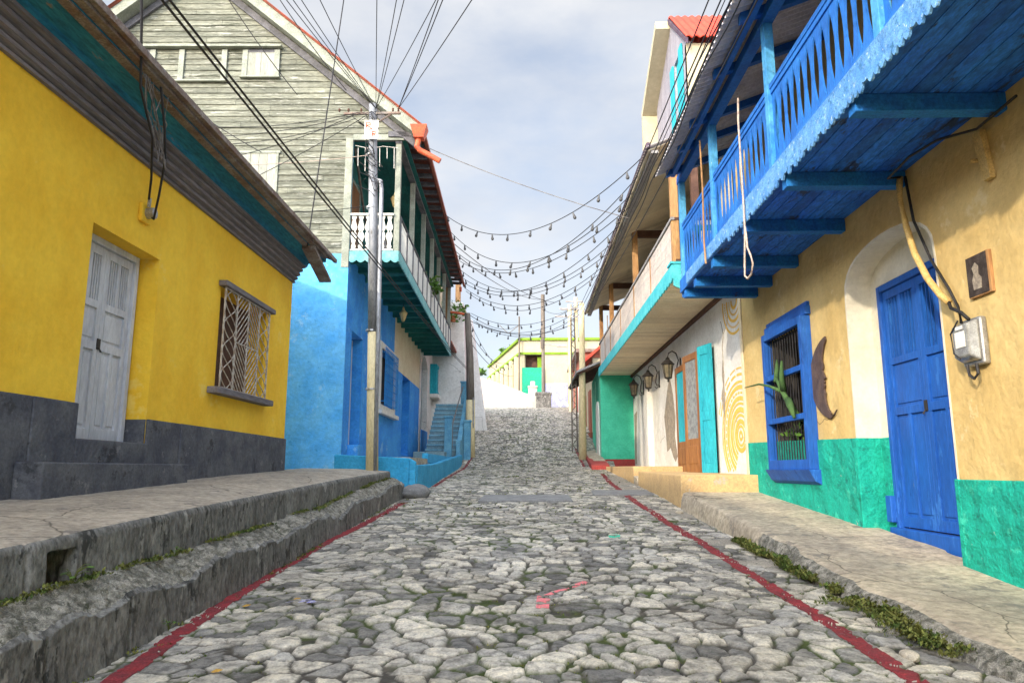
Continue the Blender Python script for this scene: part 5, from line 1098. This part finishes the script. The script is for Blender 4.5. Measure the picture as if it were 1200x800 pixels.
m = MB(); m.tube([(-2.1,28.45,3.0),(-2.12,28.45,4.2)], .03, 6); m.build('pipe', 'steel', op)
yp = thing('concrete_pole', 'slim cream concrete pole standing on the red edged pavement', 'utility pole', (2.03, 28, 1.6))
m = MB(); m.tube([(2.10,28,1.3),(2.17,28,7.85)], [.16,.10], 10); m.build('shaft', 'pole_yellow', yp, smooth=True)
lp = thing('lattice_pole', 'thin dark lattice mast just left of the cream concrete pole', 'mast', (1.9, 30, 2.0))
m = MB(); h0, h1 = 1.7, 7.7
for dx, dy in ((-.11,-.11),(.11,-.11),(-.11,.11),(.11,.11)): m.tube([(1.95+dx,30+dy,h0),(1.93+dx*.7,30+dy*.7,h1)], .022, 5)
for k in range(26):
    z0 = h0+k*(h1-h0)/26; z1 = z0+(h1-h0)/26; s_ = 1 if k % 2 else -1
    m.tube([(1.94-.10*s_,29.9,z0),(1.94+.10*s_,29.9,z1)], .014, 4); m.tube([(1.84,30-.10*s_,z0),(1.84,30+.10*s_,z1)], .014, 4)
m.build('mast', 'pole_wood', lp)
dp = thing('street_pole', 'dark utility pole rising from the concrete block before the cream corner building', 'utility pole', (1.2, 53, 6.8))
m = MB(); m.tube([(1.2,53,6.8),(1.2,53,14.1)], [.14,.12], 10).tube([(1.2,53,11),(1.2,53,14.3)], [.17,.15], 10); m.box(1.0,1.2,52.8,52.95,10.2,10.9); m.build('shaft', 'pole_wood', dp)
m = MB(); m.tube([(1.2,53,10.5),(3.0,53,10.4)], .05, 6); m.box(2.2,3.0,52.9,53.1,10.33,10.42); m.build('lamp_arm', 'grey_beam', dp)
tp = thing('thin_pole', 'thin dark mast at the left roof corner of the cream building', 'mast', (-.6, 57, 10))
m = MB(); m.tube([(-.62,57.6,6),(-.62,57.6,13.6)], .07, 6); m.tube([(-.62,57.6,12.9),(-1.5,57.6,12.2),(-2.2,57.6,12.9)], .03, 5); m.build('shaft', 'pole_wood', tp)
for x, y, h, lab, arm in ((2.9, 48, 12.4, 'distant pale concrete pole with two crossarms, left of the lattice mast', True), (3.35, 48.5, 13.0, 'distant concrete pole with crossarm directly behind the lattice mast', True), (4.6, 44, 10.4, 'thin far mast rising over the brick gable', False), (5.2, 46, 11.2, 'second thin far mast over the brick gable, right of the other', False)):
    q = thing('far_pole', lab, 'utility pole', (x, y, 5)); m = MB(); m.tube([(x,y,4.5),(x,y,h)], .13 if arm else .04, 8); m.build('shaft', 'pole_yellow' if arm else 'pole_wood', q)
    if arm: m = MB(); m.box(x-1.0,x+.6,y-.1,y-.0,h-.9,h-.78).box(x-.7,x+.5,y-.1,y,h-.35,h-.25); m.build('crossarm', 'grey_beam', q)
# lanterns of the blue house balcony
for (u, w, z, lab) in ((4.3, .62, 5.6, 'small gold lantern hanging under the teal balcony floor'), (1.3, .80, 7.9, 'gold lantern hanging inside the upper balcony near the end rail')):
    p = FB(u, w, z); q = thing('hanging_lantern', lab, 'lantern', p)
    m = MB(); m.lathe(p, [(.02,-.03),(.05,.0),(.11,.18),(.12,.22),(.05,.30),(.03,.36),(.015,.4)], 8); m.build('body', 'lantern_gold', q)
    m = MB(); m.tube([(p[0],p[1],p[2]+.38),(p[0],p[1],(6.1 if z < 6 else 9.05))], .006, 4); m.build('chain', 'wire', q)
for (u, w, z, n, r, lab) in ((6.6, 1.0, 7.25, 150, .42, 'leafy green plant trailing over the teal balcony rail'), (8.2, 1.0, 7.5, 90, .30, 'small green plant further along the teal balcony rail'), (17.0, 1.0, 8.7, 220, .65, 'green bush growing on the roof corner behind the wooden pole')):
    p = FB(u, w, z); q = thing('balcony_plant', lab, 'plant', (p[0], p[1], p[2]-.3)); m = MB(); leaves(m, p, r, n, .18, rs); m.build('foliage', 'leaf', q)
    m = MB(); m.lathe((p[0],p[1],p[2]-.55), [(.10,0),(.14,.26),(.15,.28)], 10)
    m.build('pot', 'terracotta', q)
# rooftop weeds on the retaining wall and far house
for (p, r, n, lab) in (((-3.6,54.2,8.5), .5, 120, 'weedy green tuft growing on top of the white retaining wall'), ((-1.75,66,12.0), .7, 160, 'green shrub showing over the far end of the cream building')):
    m = MB(); leaves(m, p, r, n, .3, rs, .4); tag(m.build('wall_weed', 'leaf', None, recalc=False), lab, 'plant')

# ------------------------------------------------------------------ small growth along the kerbs
def tuft(m, x, y, z, n, s, rs):
    for _ in range(n):
        a = rs.uniform(0, 2*PI); l_ = s*rs.uniform(.5, 1.3); w_ = l_*.22; tx = math.cos(a)*l_*rs.uniform(.3,.9); ty = math.sin(a)*l_*rs.uniform(.3,.9); h = l_*rs.uniform(.3, .9)
        ox = rs.gauss(0, s*.5); oy = rs.gauss(0, s*.7); px, py = -math.sin(a)*w_, math.cos(a)*w_; i = len(m.v)
        m.v += [(x+ox, y+oy, z), (x+ox+tx*.5+px, y+oy+ty*.5+py, z+h*.7), (x+ox+tx, y+oy+ty, z+h), (x+ox+tx*.5-px, y+oy+ty*.5-py, z+h*.6)]; m.f.append((i, i+1, i+2, i+3))
rs = random.Random(21); m = MB()
for _ in range(900):                                     # strip on the ledge under the left pavement
    y = rs.uniform(3.2, 14.5)
    if fbm(np.array([y]), np.array([7.7]), 1.6, 3, 4)[0] < .42: continue
    tuft(m, -2.745+rs.gauss(0,.022), y, low_top(y)+.035, 8, rs.choice((.018,.026,.038)), rs)
for _ in range(160):
    y = rs.uniform(3.4, 14.5)
    if fbm(np.array([y]), np.array([2.7]), 1.4, 3, 4)[0] < .52: continue
    tuft(m, -2.47+rs.gauss(0,.02), y, float(rz(y))+.0, 7, .03, rs)
for _ in range(2200):                                     # right kerb
    y = rs.uniform(3.4, 9.2); k_ = fbm(np.array([y]), np.array([9.7]), 1.2, 3, 14)[0]
    if k_ < .41: continue
    spread = (.06+.22*fbm(np.array([y]), np.array([5.1]), 2.3, 3, 15)[0]) if y < 6.3 else .07
    tuft(m, edge_r(y)-.11+rs.gauss(0,1)*spread*.5, y, float(rz(y))+.01+rs.uniform(0,.04), 9, rs.choice((.018,.026,.034,.05)), rs)
tag(m.build('kerb_weeds', 'moss', None, recalc=False), 'low green weeds and moss growing along both kerbs', 'weeds', kind='stuff')
m = MB()
cx = RNG.uniform(-2.7, 2.6, 14000); cy = np.exp(RNG.uniform(math.log(3.5), math.log(44), 14000)); hz, ed, _ = road_h(cx, cy)
nn = fbm(cx, cy, .8, 4, 33)+.10*sstep(12, 26, cy)*sstep(2.2,.4,np.abs(cx+.9))
for x, y, z, e_, n_ in zip(cx, cy, hz, ed, nn):
    if e_ > .25 or n_ < .50: continue
    tuft(m, x, y, z, 5 if y < 15 else 7, .020 if y < 12 else .045, rs)
tag(m.build('joint_moss', 'moss', None, recalc=False), 'moss and tiny weeds in the joints between the cobbles', 'moss', kind='stuff')
def weed(x, y, z, n, s, lab):
    m = MB(); q = thing('weed_plant', lab, 'weed', (x, y, z), 'leafy weeds in the kerbs')
    st_ = MB()
    for k in range(n):
        a = rs.uniform(0, 2*PI); h = s*rs.uniform(.4, 1.0); tx, ty = x+math.cos(a)*s*.5+.02, y+math.sin(a)*s*.5
        st_.tube([(x,y,z),(x+(tx-x)*.4,y+(ty-y)*.4,z+h*.7),(tx,ty,z+h)], .0022, 4)
        d = Vector((math.cos(a),math.sin(a),-.15)).normalized(); p_ = Vector((-math.sin(a),math.cos(a),.1)); L_ = s*.42; c0 = Vector((tx,ty,z+h)); i = len(m.v)
        m.v += [tuple(c0), tuple(c0+d*L_*.3+p_*L_*.33), tuple(c0+d*L_*.7+p_*L_*.28), tuple(c0+d*L_), tuple(c0+d*L_*.7-p_*L_*.28), tuple(c0+d*L_*.3-p_*L_*.33)]; m.f.append(tuple(range(i, i+6)))
    m.build('leaves', 'leaf', q, recalc=False); st_.build('stem', 'moss', q)
weed(-2.70, 4.42, .74, 12, .11, 'leafy weed sprouting below the square drain hole in the left pavement')
weed(-2.72, 5.75, .74, 8, .08, 'small leafy weed on the left kerb ledge up the street from the drain hole')
weed(-2.47, 5.2, .31, 7, .08, 'yellow green weed at the foot of the left kerb beside the red line')
weed(-2.70, 9.6, .86, 8, .12, 'leafy weed at the break near the far end of the left kerb ledge')
def pebble(name, x, y, s, lab, mat='stone_pale', cat='stone', z=None, sc=(1,1,.55)):
    bm = bmesh.new(); bmesh.ops.create_icosphere(bm, subdivisions=4, radius=s)
    for v in bm.verts:
        n_ = float(fbm(np.array([v.co.x/s*1.1+x]), np.array([v.co.y/s*1.1+v.co.z/s]), 1.2, 3, 7)[0]); v.co = Vector((v.co.x*sc[0], v.co.y*sc[1], v.co.z*sc[2]))*(.7+.6*n_)
    me = bpy.data.meshes.new(name); bm.to_mesh(me); bm.free(); me.materials.append(M[mat]); me.polygons.foreach_set('use_smooth', [True]*len(me.polygons))
    ob = bpy.data.objects.new(name, me); COL.objects.link(ob); hz = float(road_h(np.array([x]), np.array([y]))[0][0]) if z is None else z
    ob.location = (x, y, hz+s*sc[2]*.55); ob.rotation_euler.z = rs.uniform(0, 6); return tag(ob, lab, cat)
pebble('loose_stone', 2.33, 4.75, .065, 'pale rounded loose stone beside the right red line, nearest the camera', sc=(1.3,.8,.55))
pebble('loose_stone', 2.52, 5.3, .07, 'grey loose stone among the weeds at the right kerb', 'rubble')
pebble('loose_stone', 2.5, 12.3, .06, 'small whitish stone at the foot of the right ochre step')
pebble('boulder', -2.25, 14.95, .26, 'smooth grey boulder beside the end of the left kerb', 'slab_stone', 'boulder', sc=(1.1,1.2,.6))
for k, (x, y, lab) in enumerate(((-1.77, 4.35, 'single orange dry leaf lying alone on the cobbles nearest the camera'), (-1.9, 6.2, 'yellow dry leaf left of the scrap of wrapper'), (-1.55, 6.1, 'yellow dry leaf right of the scrap of wrapper'), (-2.2, 5.9, 'yellow dry leaf on the left red line'))):
    z = float(road_h(np.array([x]), np.array([y]))[0][0])+.008; m = MB(); s_ = .035
    m.v += [(x-s_,y,z),(x-s_*.3,y+s_*.6,z+.012),(x+s_*.5,y+s_*.5,z+.004),(x+s_,y,z+.014),(x+s_*.4,y-s_*.5,z+.006),(x-s_*.4,y-s_*.5,z+.002)]; m.f.append(tuple(range(6)))
    tag(m.build('dry_leaf', 'dry_leaf', None, solid=.002), lab, 'leaf', 'fallen leaves')
m = MB(); x, y = -1.75, 6.0; z = float(road_h(np.array([x]), np.array([y]))[0][0])+.01
for k in range(7):
    i = len(m.v); a = rs.uniform(0, 6); q = Vector((x+rs.gauss(0,.05), y+rs.gauss(0,.05), z+rs.uniform(0,.02)))
    for j in range(4): m.v.append(tuple(q+Vector((math.cos(a+j*PI/2)*.035, math.sin(a+j*PI/2)*.03, rs.uniform(0,.02)))))
    m.f.append((i,i+1,i+2,i+3))
tag(m.build('paper_scrap', 'paper', None, solid=.002), 'crumpled white and blue wrapper scrap on the cobbles near the left red line', 'litter')
# small sprayed marks on the cobbles
def mark(poly, mat, seed):
    xs = [p[0] for p in poly]; ys = [p[1] for p in poly]; X, Y = np.meshgrid(np.linspace(min(xs), max(xs), 60), np.linspace(min(ys), max(ys), 60)); Z, e_, r_ = road_h(X, Y)
    ins = np.zeros(X.shape, bool); n = len(poly)
    for i in range(n):
        (x0, y0), (x1, y1) = poly[i], poly[(i+1) % n]; c = ((y0 > Y) != (y1 > Y)) & (X < (x1-x0)*(Y-y0)/((y1-y0)+1e-9)+x0); ins ^= c
    st(sheet('road_marking', X, Y, Z+.004, mat, keep=ins & (e_ > .35) & (fbm(X, Y, 16, 3, seed) > .38)))
mark([(.06,5.9),(.16,5.85),(.19,6.35),(.08,6.4)], 'pink_mark', 5); mark([(.13,6.40),(.18,6.38),(.55,6.85),(.52,6.95),(.28,6.62)], 'pink_mark', 7)
mark([(1.02,9.4),(1.15,9.3),(1.2,9.75),(1.05,9.8)], 'green_wall', 9)
# ------------------------------------------------------------------ string lights and cables
STR = [
    ((-2.7, 21.641, 9.383), (2.3, 13.544, 7.48), 1.154),
    ((-2.7, 23.336, 9.434), (2.3, 14.877, 7.28), 1.408),
    ((-2.6, 26.256, 9.164), (2.3, 15.562, 7.188), 0.961),
    ((-2.6, 26.629, 8.937), (2.35, 19.267, 7.534), 1.114),
    ((-2.6, 27.735, 8.727), (2.35, 20.34, 7.567), 0.917),
    ((-2.5, 28.975, 8.62), (2.3, 22.927, 7.633), 1.0),
    ((-2.4, 30.501, 8.017), (2.2, 27.817, 7.86), 0.707),
    ((-2.4, 33.64, 8.283), (2.2, 29.208, 7.896), 0.747),
]
WIRES = [
    ((-3.3, 14.75, 9.2), (-3.08, 2.1, 6.109), 0.15, 0.011),
    ((-3.3, 14.75, 9.2), (-2.895, 2.1, 6.107), 0.15, 0.011),
    ((-3.3, 14.75, 9.2), (-2.66, 2.1, 6.102), 0.15, 0.011),
    ((-3.3, 14.75, 9.2), (-2.138, 2.1, 6.094), 0.15, 0.011),
    ((-3.3, 14.75, 9.2), (-0.548, 2.1, 6.072), 0.15, 0.011),
    ((-3.3, 14.75, 9.2), (-0.002, 2.1, 6.063), 0.15, 0.011),
    ((-3.3, 14.75, 9.2), (0.207, 2.1, 6.061), 0.15, 0.011),
    ((-3.3, 14.75, 9.2), (1.089, 2.1, 6.047), 0.15, 0.011),
    ((-2.8, 14.74, 9.2), (0.645, 2.112, 6.045), 0.1, 0.013),
    ((-2.8, 14.74, 9.2), (0.775, 2.112, 6.043), 0.1, 0.013),
    ((-2.8, 14.74, 9.2), (1.604, 2.112, 6.03), 0.1, 0.013),
]
def sagline(A, B, s, n=24): return [tuple(A[i]+(B[i]-A[i])*t/n-(4*s*(t/n)*(1-t/n) if i == 2 else 0) for i in range(3)) for t in range(n+1)]
STR += [((2.3,14.2,7.35),(-2.6,25.0,9.15),1.30),((2.35,17.2,7.4),(-2.6,27.2,8.8),1.15),((2.3,21.6,7.5),(-2.5,28.4,8.6),.95),((2.2,28.0,7.5),(-2.4,32.0,8.0),.85),((-2.35,28.6,7.4),(-.9,53.5,9.4),1.2)]
SL = ['string of bulbs across the street, uppermost and nearest the camera', 'second string of bulbs across the street counted from the top', 'third string of bulbs, almost merging with the second at its right end',
      'fourth string of bulbs counted from the top', 'fifth string of bulbs, almost merging with the fourth at its right end', 'sixth string of bulbs, ending low on the right eaves',
      'seventh string of bulbs, tied between the wooden pole and the cream concrete pole', 'lowest and farthest string of bulbs above the top of the street', 'string of bulbs running just under the uppermost one at the right eaves', 'string of bulbs between the third and fourth, crossing them near the left roof', 'string of bulbs sagging between the fifth and sixth', 'string of bulbs hanging from the cream concrete pole to the wooden pole side', 'string of bulbs running up the left side of the street above the white retaining wall']
rs = random.Random(5)
for (A, B, s), lab in zip(STR, SL):
    q = thing('light_string', lab, 'string lights', A, 'light strings across the street'); P = sagline(A, B, s, 40)
    MB().tube(P, .010, 5).build('cable', 'wire', q)
    L_ = math.dist(A, B); nb = 10; bm0 = None
    for k in range(nb):
        t_ = (k+.55+rs.uniform(-.12,.12))/nb; i = t_*40; a = P[int(i)]; b = P[min(40, int(i)+1)]; p = [a[j]+(b[j]-a[j])*(i-int(i)) for j in range(3)]
        if bm0 is None:
            m = MB(); m.v = []; c = tuple(wloc(q)); m.lathe(c, [(.008,0),(.014,-.025),(.022,-.03),(.024,-.08),(.026,-.09),(.036,-.115),(.039,-.14),(.030,-.165),(.010,-.178)], 8); bm0 = m.build('bulb', 'bulb', q, smooth=True); o = bm0
        else:
            o = bm0.copy(); COL.objects.link(o); o.parent = q
        o.location = Vector(p)-Vector(A); o.rotation_euler = (rs.uniform(-.15,.15), rs.uniform(-.35,.35), rs.uniform(0, 3))
def cable(pts, r, lab, mat='wire', group=None, n=5, name='power_cable'):
    return tag(MB().tube(pts, r, n).build(name, mat, None), lab, 'cable', group)
WL = ['leftmost', 'second from the left', 'third from the left', 'fourth from the left', 'fifth from the left, rising straight up', 'sixth from the left', 'seventh from the left', 'eighth from the left', 'ninth, left of a close pair', 'tenth, right of a close pair', 'rightmost, slanting away to the right']
for (A, B, s, r), l_ in zip(WIRES, WL): cable(sagline(A, B, s), r*.6, 'overhead wire fanning up from the grey utility pole, '+l_, group='wires fanning from the utility pole')
A, B = (-2.6, 4.74, 4.816), (-2.6, 31.45, 5.739); A = tuple(a-(b-a)*.1 for a, b in zip(A, B))
for k, l_ in enumerate(('upper', 'lower')): cable([(x-.02*k, y, z-.045*k) for x, y, z in sagline(A, B, .12)], .011, l_+' of the two thick cables crossing the gable from upper left down to the stairs', group='twin thick service cables')
rb_ = [((2.1,7.873,6.922),(2.13,28,7.8)), ((2.1,7.408,6.594),(2.13,28,7.6)), ((2.1,7.149,6.411),(2.2,24,7.1)), ((2.1,6.849,6.2),(2.15,24,6.9)), ((2.12,6.344,5.85),(2.2,22,6.7)), ((2.2,7.6,6.72),(2.10,28,7.3))]
rl = ['outermost, nearest the open sky', 'second from the sky side', 'third from the sky side, slightly wavy', 'fourth from the sky side, wavy', 'innermost, against the tin roof edge', 'thin one crossing the others']
for (A, B), l_ in zip(rb_, rl):
    A = tuple(a-(b-a)*.45 for a, b in zip(A, B)); P = sagline(A, B, .25, 60)
    if 'wavy' in l_: P = [(x+.02*math.sin(y*2.1), y, z+.03*math.sin(y*1.7)) for x, y, z in P]
    cable(P, .009 if 'thin' not in l_ else .006, 'cable running up the street along the right eaves, '+l_, group='cables along the right eaves')
cable(sagline((-3.45,13.0,12.5),(-3.9,12.33,5.3),.0,4), .012, 'near vertical cable dropping from above onto the yellow house eaves')
cable(sagline((-2.30,16.0,8.85),(2.35,15.9,7.05),.10), .010, 'single thin wire from the orange rain spout to the right eaves', 'wire_grey')
gx = [((-3.5,14.6,9.05),(-7.6,13.2,7.9),.25), ((-3.6,14.6,9.05),(-8.2,13.3,8.35),.3), ((-3.7,14.6,9.0),(-7.0,13.2,7.2),.2), ((-3.5,14.6,8.95),(-6.4,13.3,6.5),.1), ((-3.7,14.6,8.9),(-8.5,13.4,8.0),.4), ((-3.4,14.6,8.05),(-7.5,13.3,7.3),.1), ((-3.4,14.6,6.9),(-6.6,13.0,6.3),.12)]
gl = ['topmost', 'second from the top', 'third from the top', 'steepest', 'most slack', 'pale and nearly level', 'lowest']
for (A, B, s), l_ in zip(gx, gl): cable(sagline(A, B, s), .008, 'service wire from the utility pole crossing the clapboard gable, '+l_, 'wire' if 'pale' not in l_ else 'rope', 'wires crossing the clapboard gable')
for A, B, l_ in (((-8.917,14,10.394),(-5.6,14.3,8.0),'left of the three thin slanting wires over the attic windows'), ((-6.9,13.0,12.2),(-4.9,14.3,9.3),'middle of the three thin slanting wires over the attic windows'), ((-6.0,13.0,12.4),(-3.9,14.5,9.5),'right of the three thin slanting wires over the attic windows')): cable(sagline(A, B, .15), .010, l_)
for A, B, l_ in (((-2.8,25.0,9.2),(1.2,52.9,13.9),'left of two far cables slanting from the left roof to the dark far pole'), ((-2.9,24.4,9.5),(1.9,47,12.3),'right of two far cables slanting from the left roof towards the far poles'), ((-2.4,28.6,7.6),(-.6,57,12.8),'thin far wire from the wooden pole to the mast on the cream building'), ((-2.3,28.6,7.3),(1.9,30,7.4),'thin slack wire between the wooden pole and the lattice mast'), ((1.2,53,13.2),(3.3,48,12.4),'short far wire between the dark pole and the crossarms'), ((-2.4,28.6,7.0),(-1.6,52,9.0),'low far wire passing over the white retaining wall'), ((-2.4,28.6,6.6),(-1.0,53,8.2),'lowest far wire passing over the white retaining wall')):
    cable(sagline(A, B, .5), .014, l_)
dw = [(-3.6,5.9,6.6),(-3.72,6.3,5.7),(-3.85,6.62,5.15),(-3.95,7.1,4.85),(-4.2,7.6,4.6),(-4.40,7.95,4.50)]
cable(dw, .013, 'dark drop wire from above hanging past the eaves to the junction box', n=6)
cable([(-3.80,6.9,5.32),(-3.88,7.2,4.98),(-3.98,7.45,4.75),(-4.15,7.7,4.45),(-4.36,8.02,4.28),(-4.40,8.03,4.32)], .013, 'looped drop wire right of the dark one, ending under the junction box', n=6)
fz = thing('frayed_wires', 'tangle of frayed pale wires knotted under the dark teal eaves', 'wires', (-3.9, 7.3, 4.9)); m = MB()
for k in range(9): m.tube([(-3.84,6.7+rs.uniform(-.1,.5),5.33),(-3.9+rs.uniform(-.05,.05),6.95+rs.uniform(-.15,.35),5.08),(-3.95,7.15+rs.uniform(-.1,.3),4.95),(-3.98,7.40+rs.uniform(-.12,.1),4.72+rs.uniform(-.1,.08))], .006, 4)
m.build('strands', 'wire_grey', fz)
# small pale garland in the upper balcony
gl_ = thing('garland', 'pale icicle garland strung along the front edge of the upper balcony', 'garland', FB(.1,.5,8.9)); m = MB(FB)
m.tube([(-.03,.05,8.92),(-.03,.4,8.84),(-.03,.7,8.9),(-.03,1.05,8.86)], .008, 4)
for k in range(6): m.tube([(-.03,.12+k*.17,8.86),(-.03,.13+k*.17,8.86-rs.uniform(.15,.6))], .008, 4)
m.build('strands', 'white_paint', gl_)

# ------------------------------------------------------------------ sky, sun, camera
SUN_EL, SUN_DIR = R(21), Vector((.57, .82, 0)).normalized()           # light travels towards +x +y
w = bpy.data.worlds.new('World'); scn.world = w; w.use_nodes = True; nt = w.node_tree; N = nt.nodes; L = nt.links
for n in list(N): N.remove(n)
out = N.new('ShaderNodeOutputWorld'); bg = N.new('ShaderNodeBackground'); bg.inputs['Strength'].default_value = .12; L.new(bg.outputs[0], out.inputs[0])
sky = N.new('ShaderNodeTexSky'); sky.sky_type = 'NISHITA'; sky.sun_disc = False; sky.sun_elevation = R(24)
sky.sun_rotation = math.atan2(-SUN_DIR.x, -SUN_DIR.y); sky.air_density = 1.0; sky.dust_density = 1.5; sky.ozone_density = 1.5
tc = N.new('ShaderNodeTexCoord'); mp = N.new('ShaderNodeMapping'); mp.inputs['Scale'].default_value = (1, 1, 2.2); L.new(tc.outputs['Generated'], mp.inputs[0])
n1 = N.new('ShaderNodeTexNoise'); n1.inputs['Scale'].default_value = 2.1; n1.inputs['Detail'].default_value = 7; n1.inputs['Roughness'].default_value = .58; L.new(mp.outputs[0], n1.inputs['Vector'])
cr = N.new('ShaderNodeValToRGB'); cr.color_ramp.elements[0].position = .36; cr.color_ramp.elements[0].color = (.45,.45,.45,1); cr.color_ramp.elements[1].position = .60; cr.color_ramp.elements[1].color = (.93,.93,.93,1); L.new(n1.outputs[0], cr.inputs[0])
n2 = N.new('ShaderNodeTexNoise'); n2.inputs['Scale'].default_value = 4.5; n2.inputs['Detail'].default_value = 6; L.new(mp.outputs[0], n2.inputs['Vector'])
c2 = N.new('ShaderNodeValToRGB'); c2.color_ramp.elements[0].position = .35; c2.color_ramp.elements[0].color = (3.1,3.25,3.55,1); c2.color_ramp.elements[1].position = .65; c2.color_ramp.elements[1].color = (3.85,3.9,4.0,1); L.new(n2.outputs[0], c2.inputs[0])
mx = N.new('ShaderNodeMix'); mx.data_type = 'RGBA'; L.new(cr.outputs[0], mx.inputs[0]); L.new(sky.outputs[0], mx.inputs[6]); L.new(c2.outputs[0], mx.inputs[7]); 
# extra brightness added to the unseen sky around the sun, filling camera-facing walls
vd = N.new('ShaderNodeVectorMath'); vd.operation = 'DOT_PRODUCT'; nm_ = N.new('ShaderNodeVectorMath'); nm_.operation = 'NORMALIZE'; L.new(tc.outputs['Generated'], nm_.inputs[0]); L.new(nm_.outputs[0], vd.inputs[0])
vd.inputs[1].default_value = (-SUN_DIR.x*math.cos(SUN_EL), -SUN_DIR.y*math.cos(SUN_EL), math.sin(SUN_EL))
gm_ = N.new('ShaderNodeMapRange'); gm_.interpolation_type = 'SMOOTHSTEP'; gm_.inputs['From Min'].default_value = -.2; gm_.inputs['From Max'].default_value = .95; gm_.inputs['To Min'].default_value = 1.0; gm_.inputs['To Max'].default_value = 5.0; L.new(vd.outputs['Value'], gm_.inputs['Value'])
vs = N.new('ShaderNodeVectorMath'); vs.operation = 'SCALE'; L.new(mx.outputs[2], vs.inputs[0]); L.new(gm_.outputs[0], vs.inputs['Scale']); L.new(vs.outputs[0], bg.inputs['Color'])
sd = bpy.data.lights.new('sun', 'SUN'); sd.energy = 2.1; sd.angle = R(1.2); sd.color = (1, .86, .66); so = bpy.data.objects.new('sun', sd); COL.objects.link(so)
d = Vector((SUN_DIR.x*math.cos(SUN_EL), SUN_DIR.y*math.cos(SUN_EL), -math.sin(SUN_EL))); so.rotation_euler = d.to_track_quat('-Z', 'Y').to_euler(); so.location = (-20, -30, 20)
cam = bpy.data.cameras.new('camera'); co = bpy.data.objects.new('camera', cam); COL.objects.link(co); scn.camera = co
cam.sensor_width = 36; cam.lens = 36*850/1200; cam.clip_end = 3000; cam.clip_start = .05
yaw = math.atan(18/850*math.cos(R(10))); co.location = (0, 0, 1.4); co.rotation_euler = (R(100), 0, yaw)
cy = scn.cycles; cy.max_bounces = 6; cy.diffuse_bounces = 3; cy.glossy_bounces = 2; cy.transmission_bounces = 3; cy.caustics_reflective = False; cy.caustics_refractive = False
scn.view_settings.view_transform = 'Standard'; scn.view_settings.look = 'None'; scn.view_settings.exposure = 1.0; scn.view_settings.gamma = 1
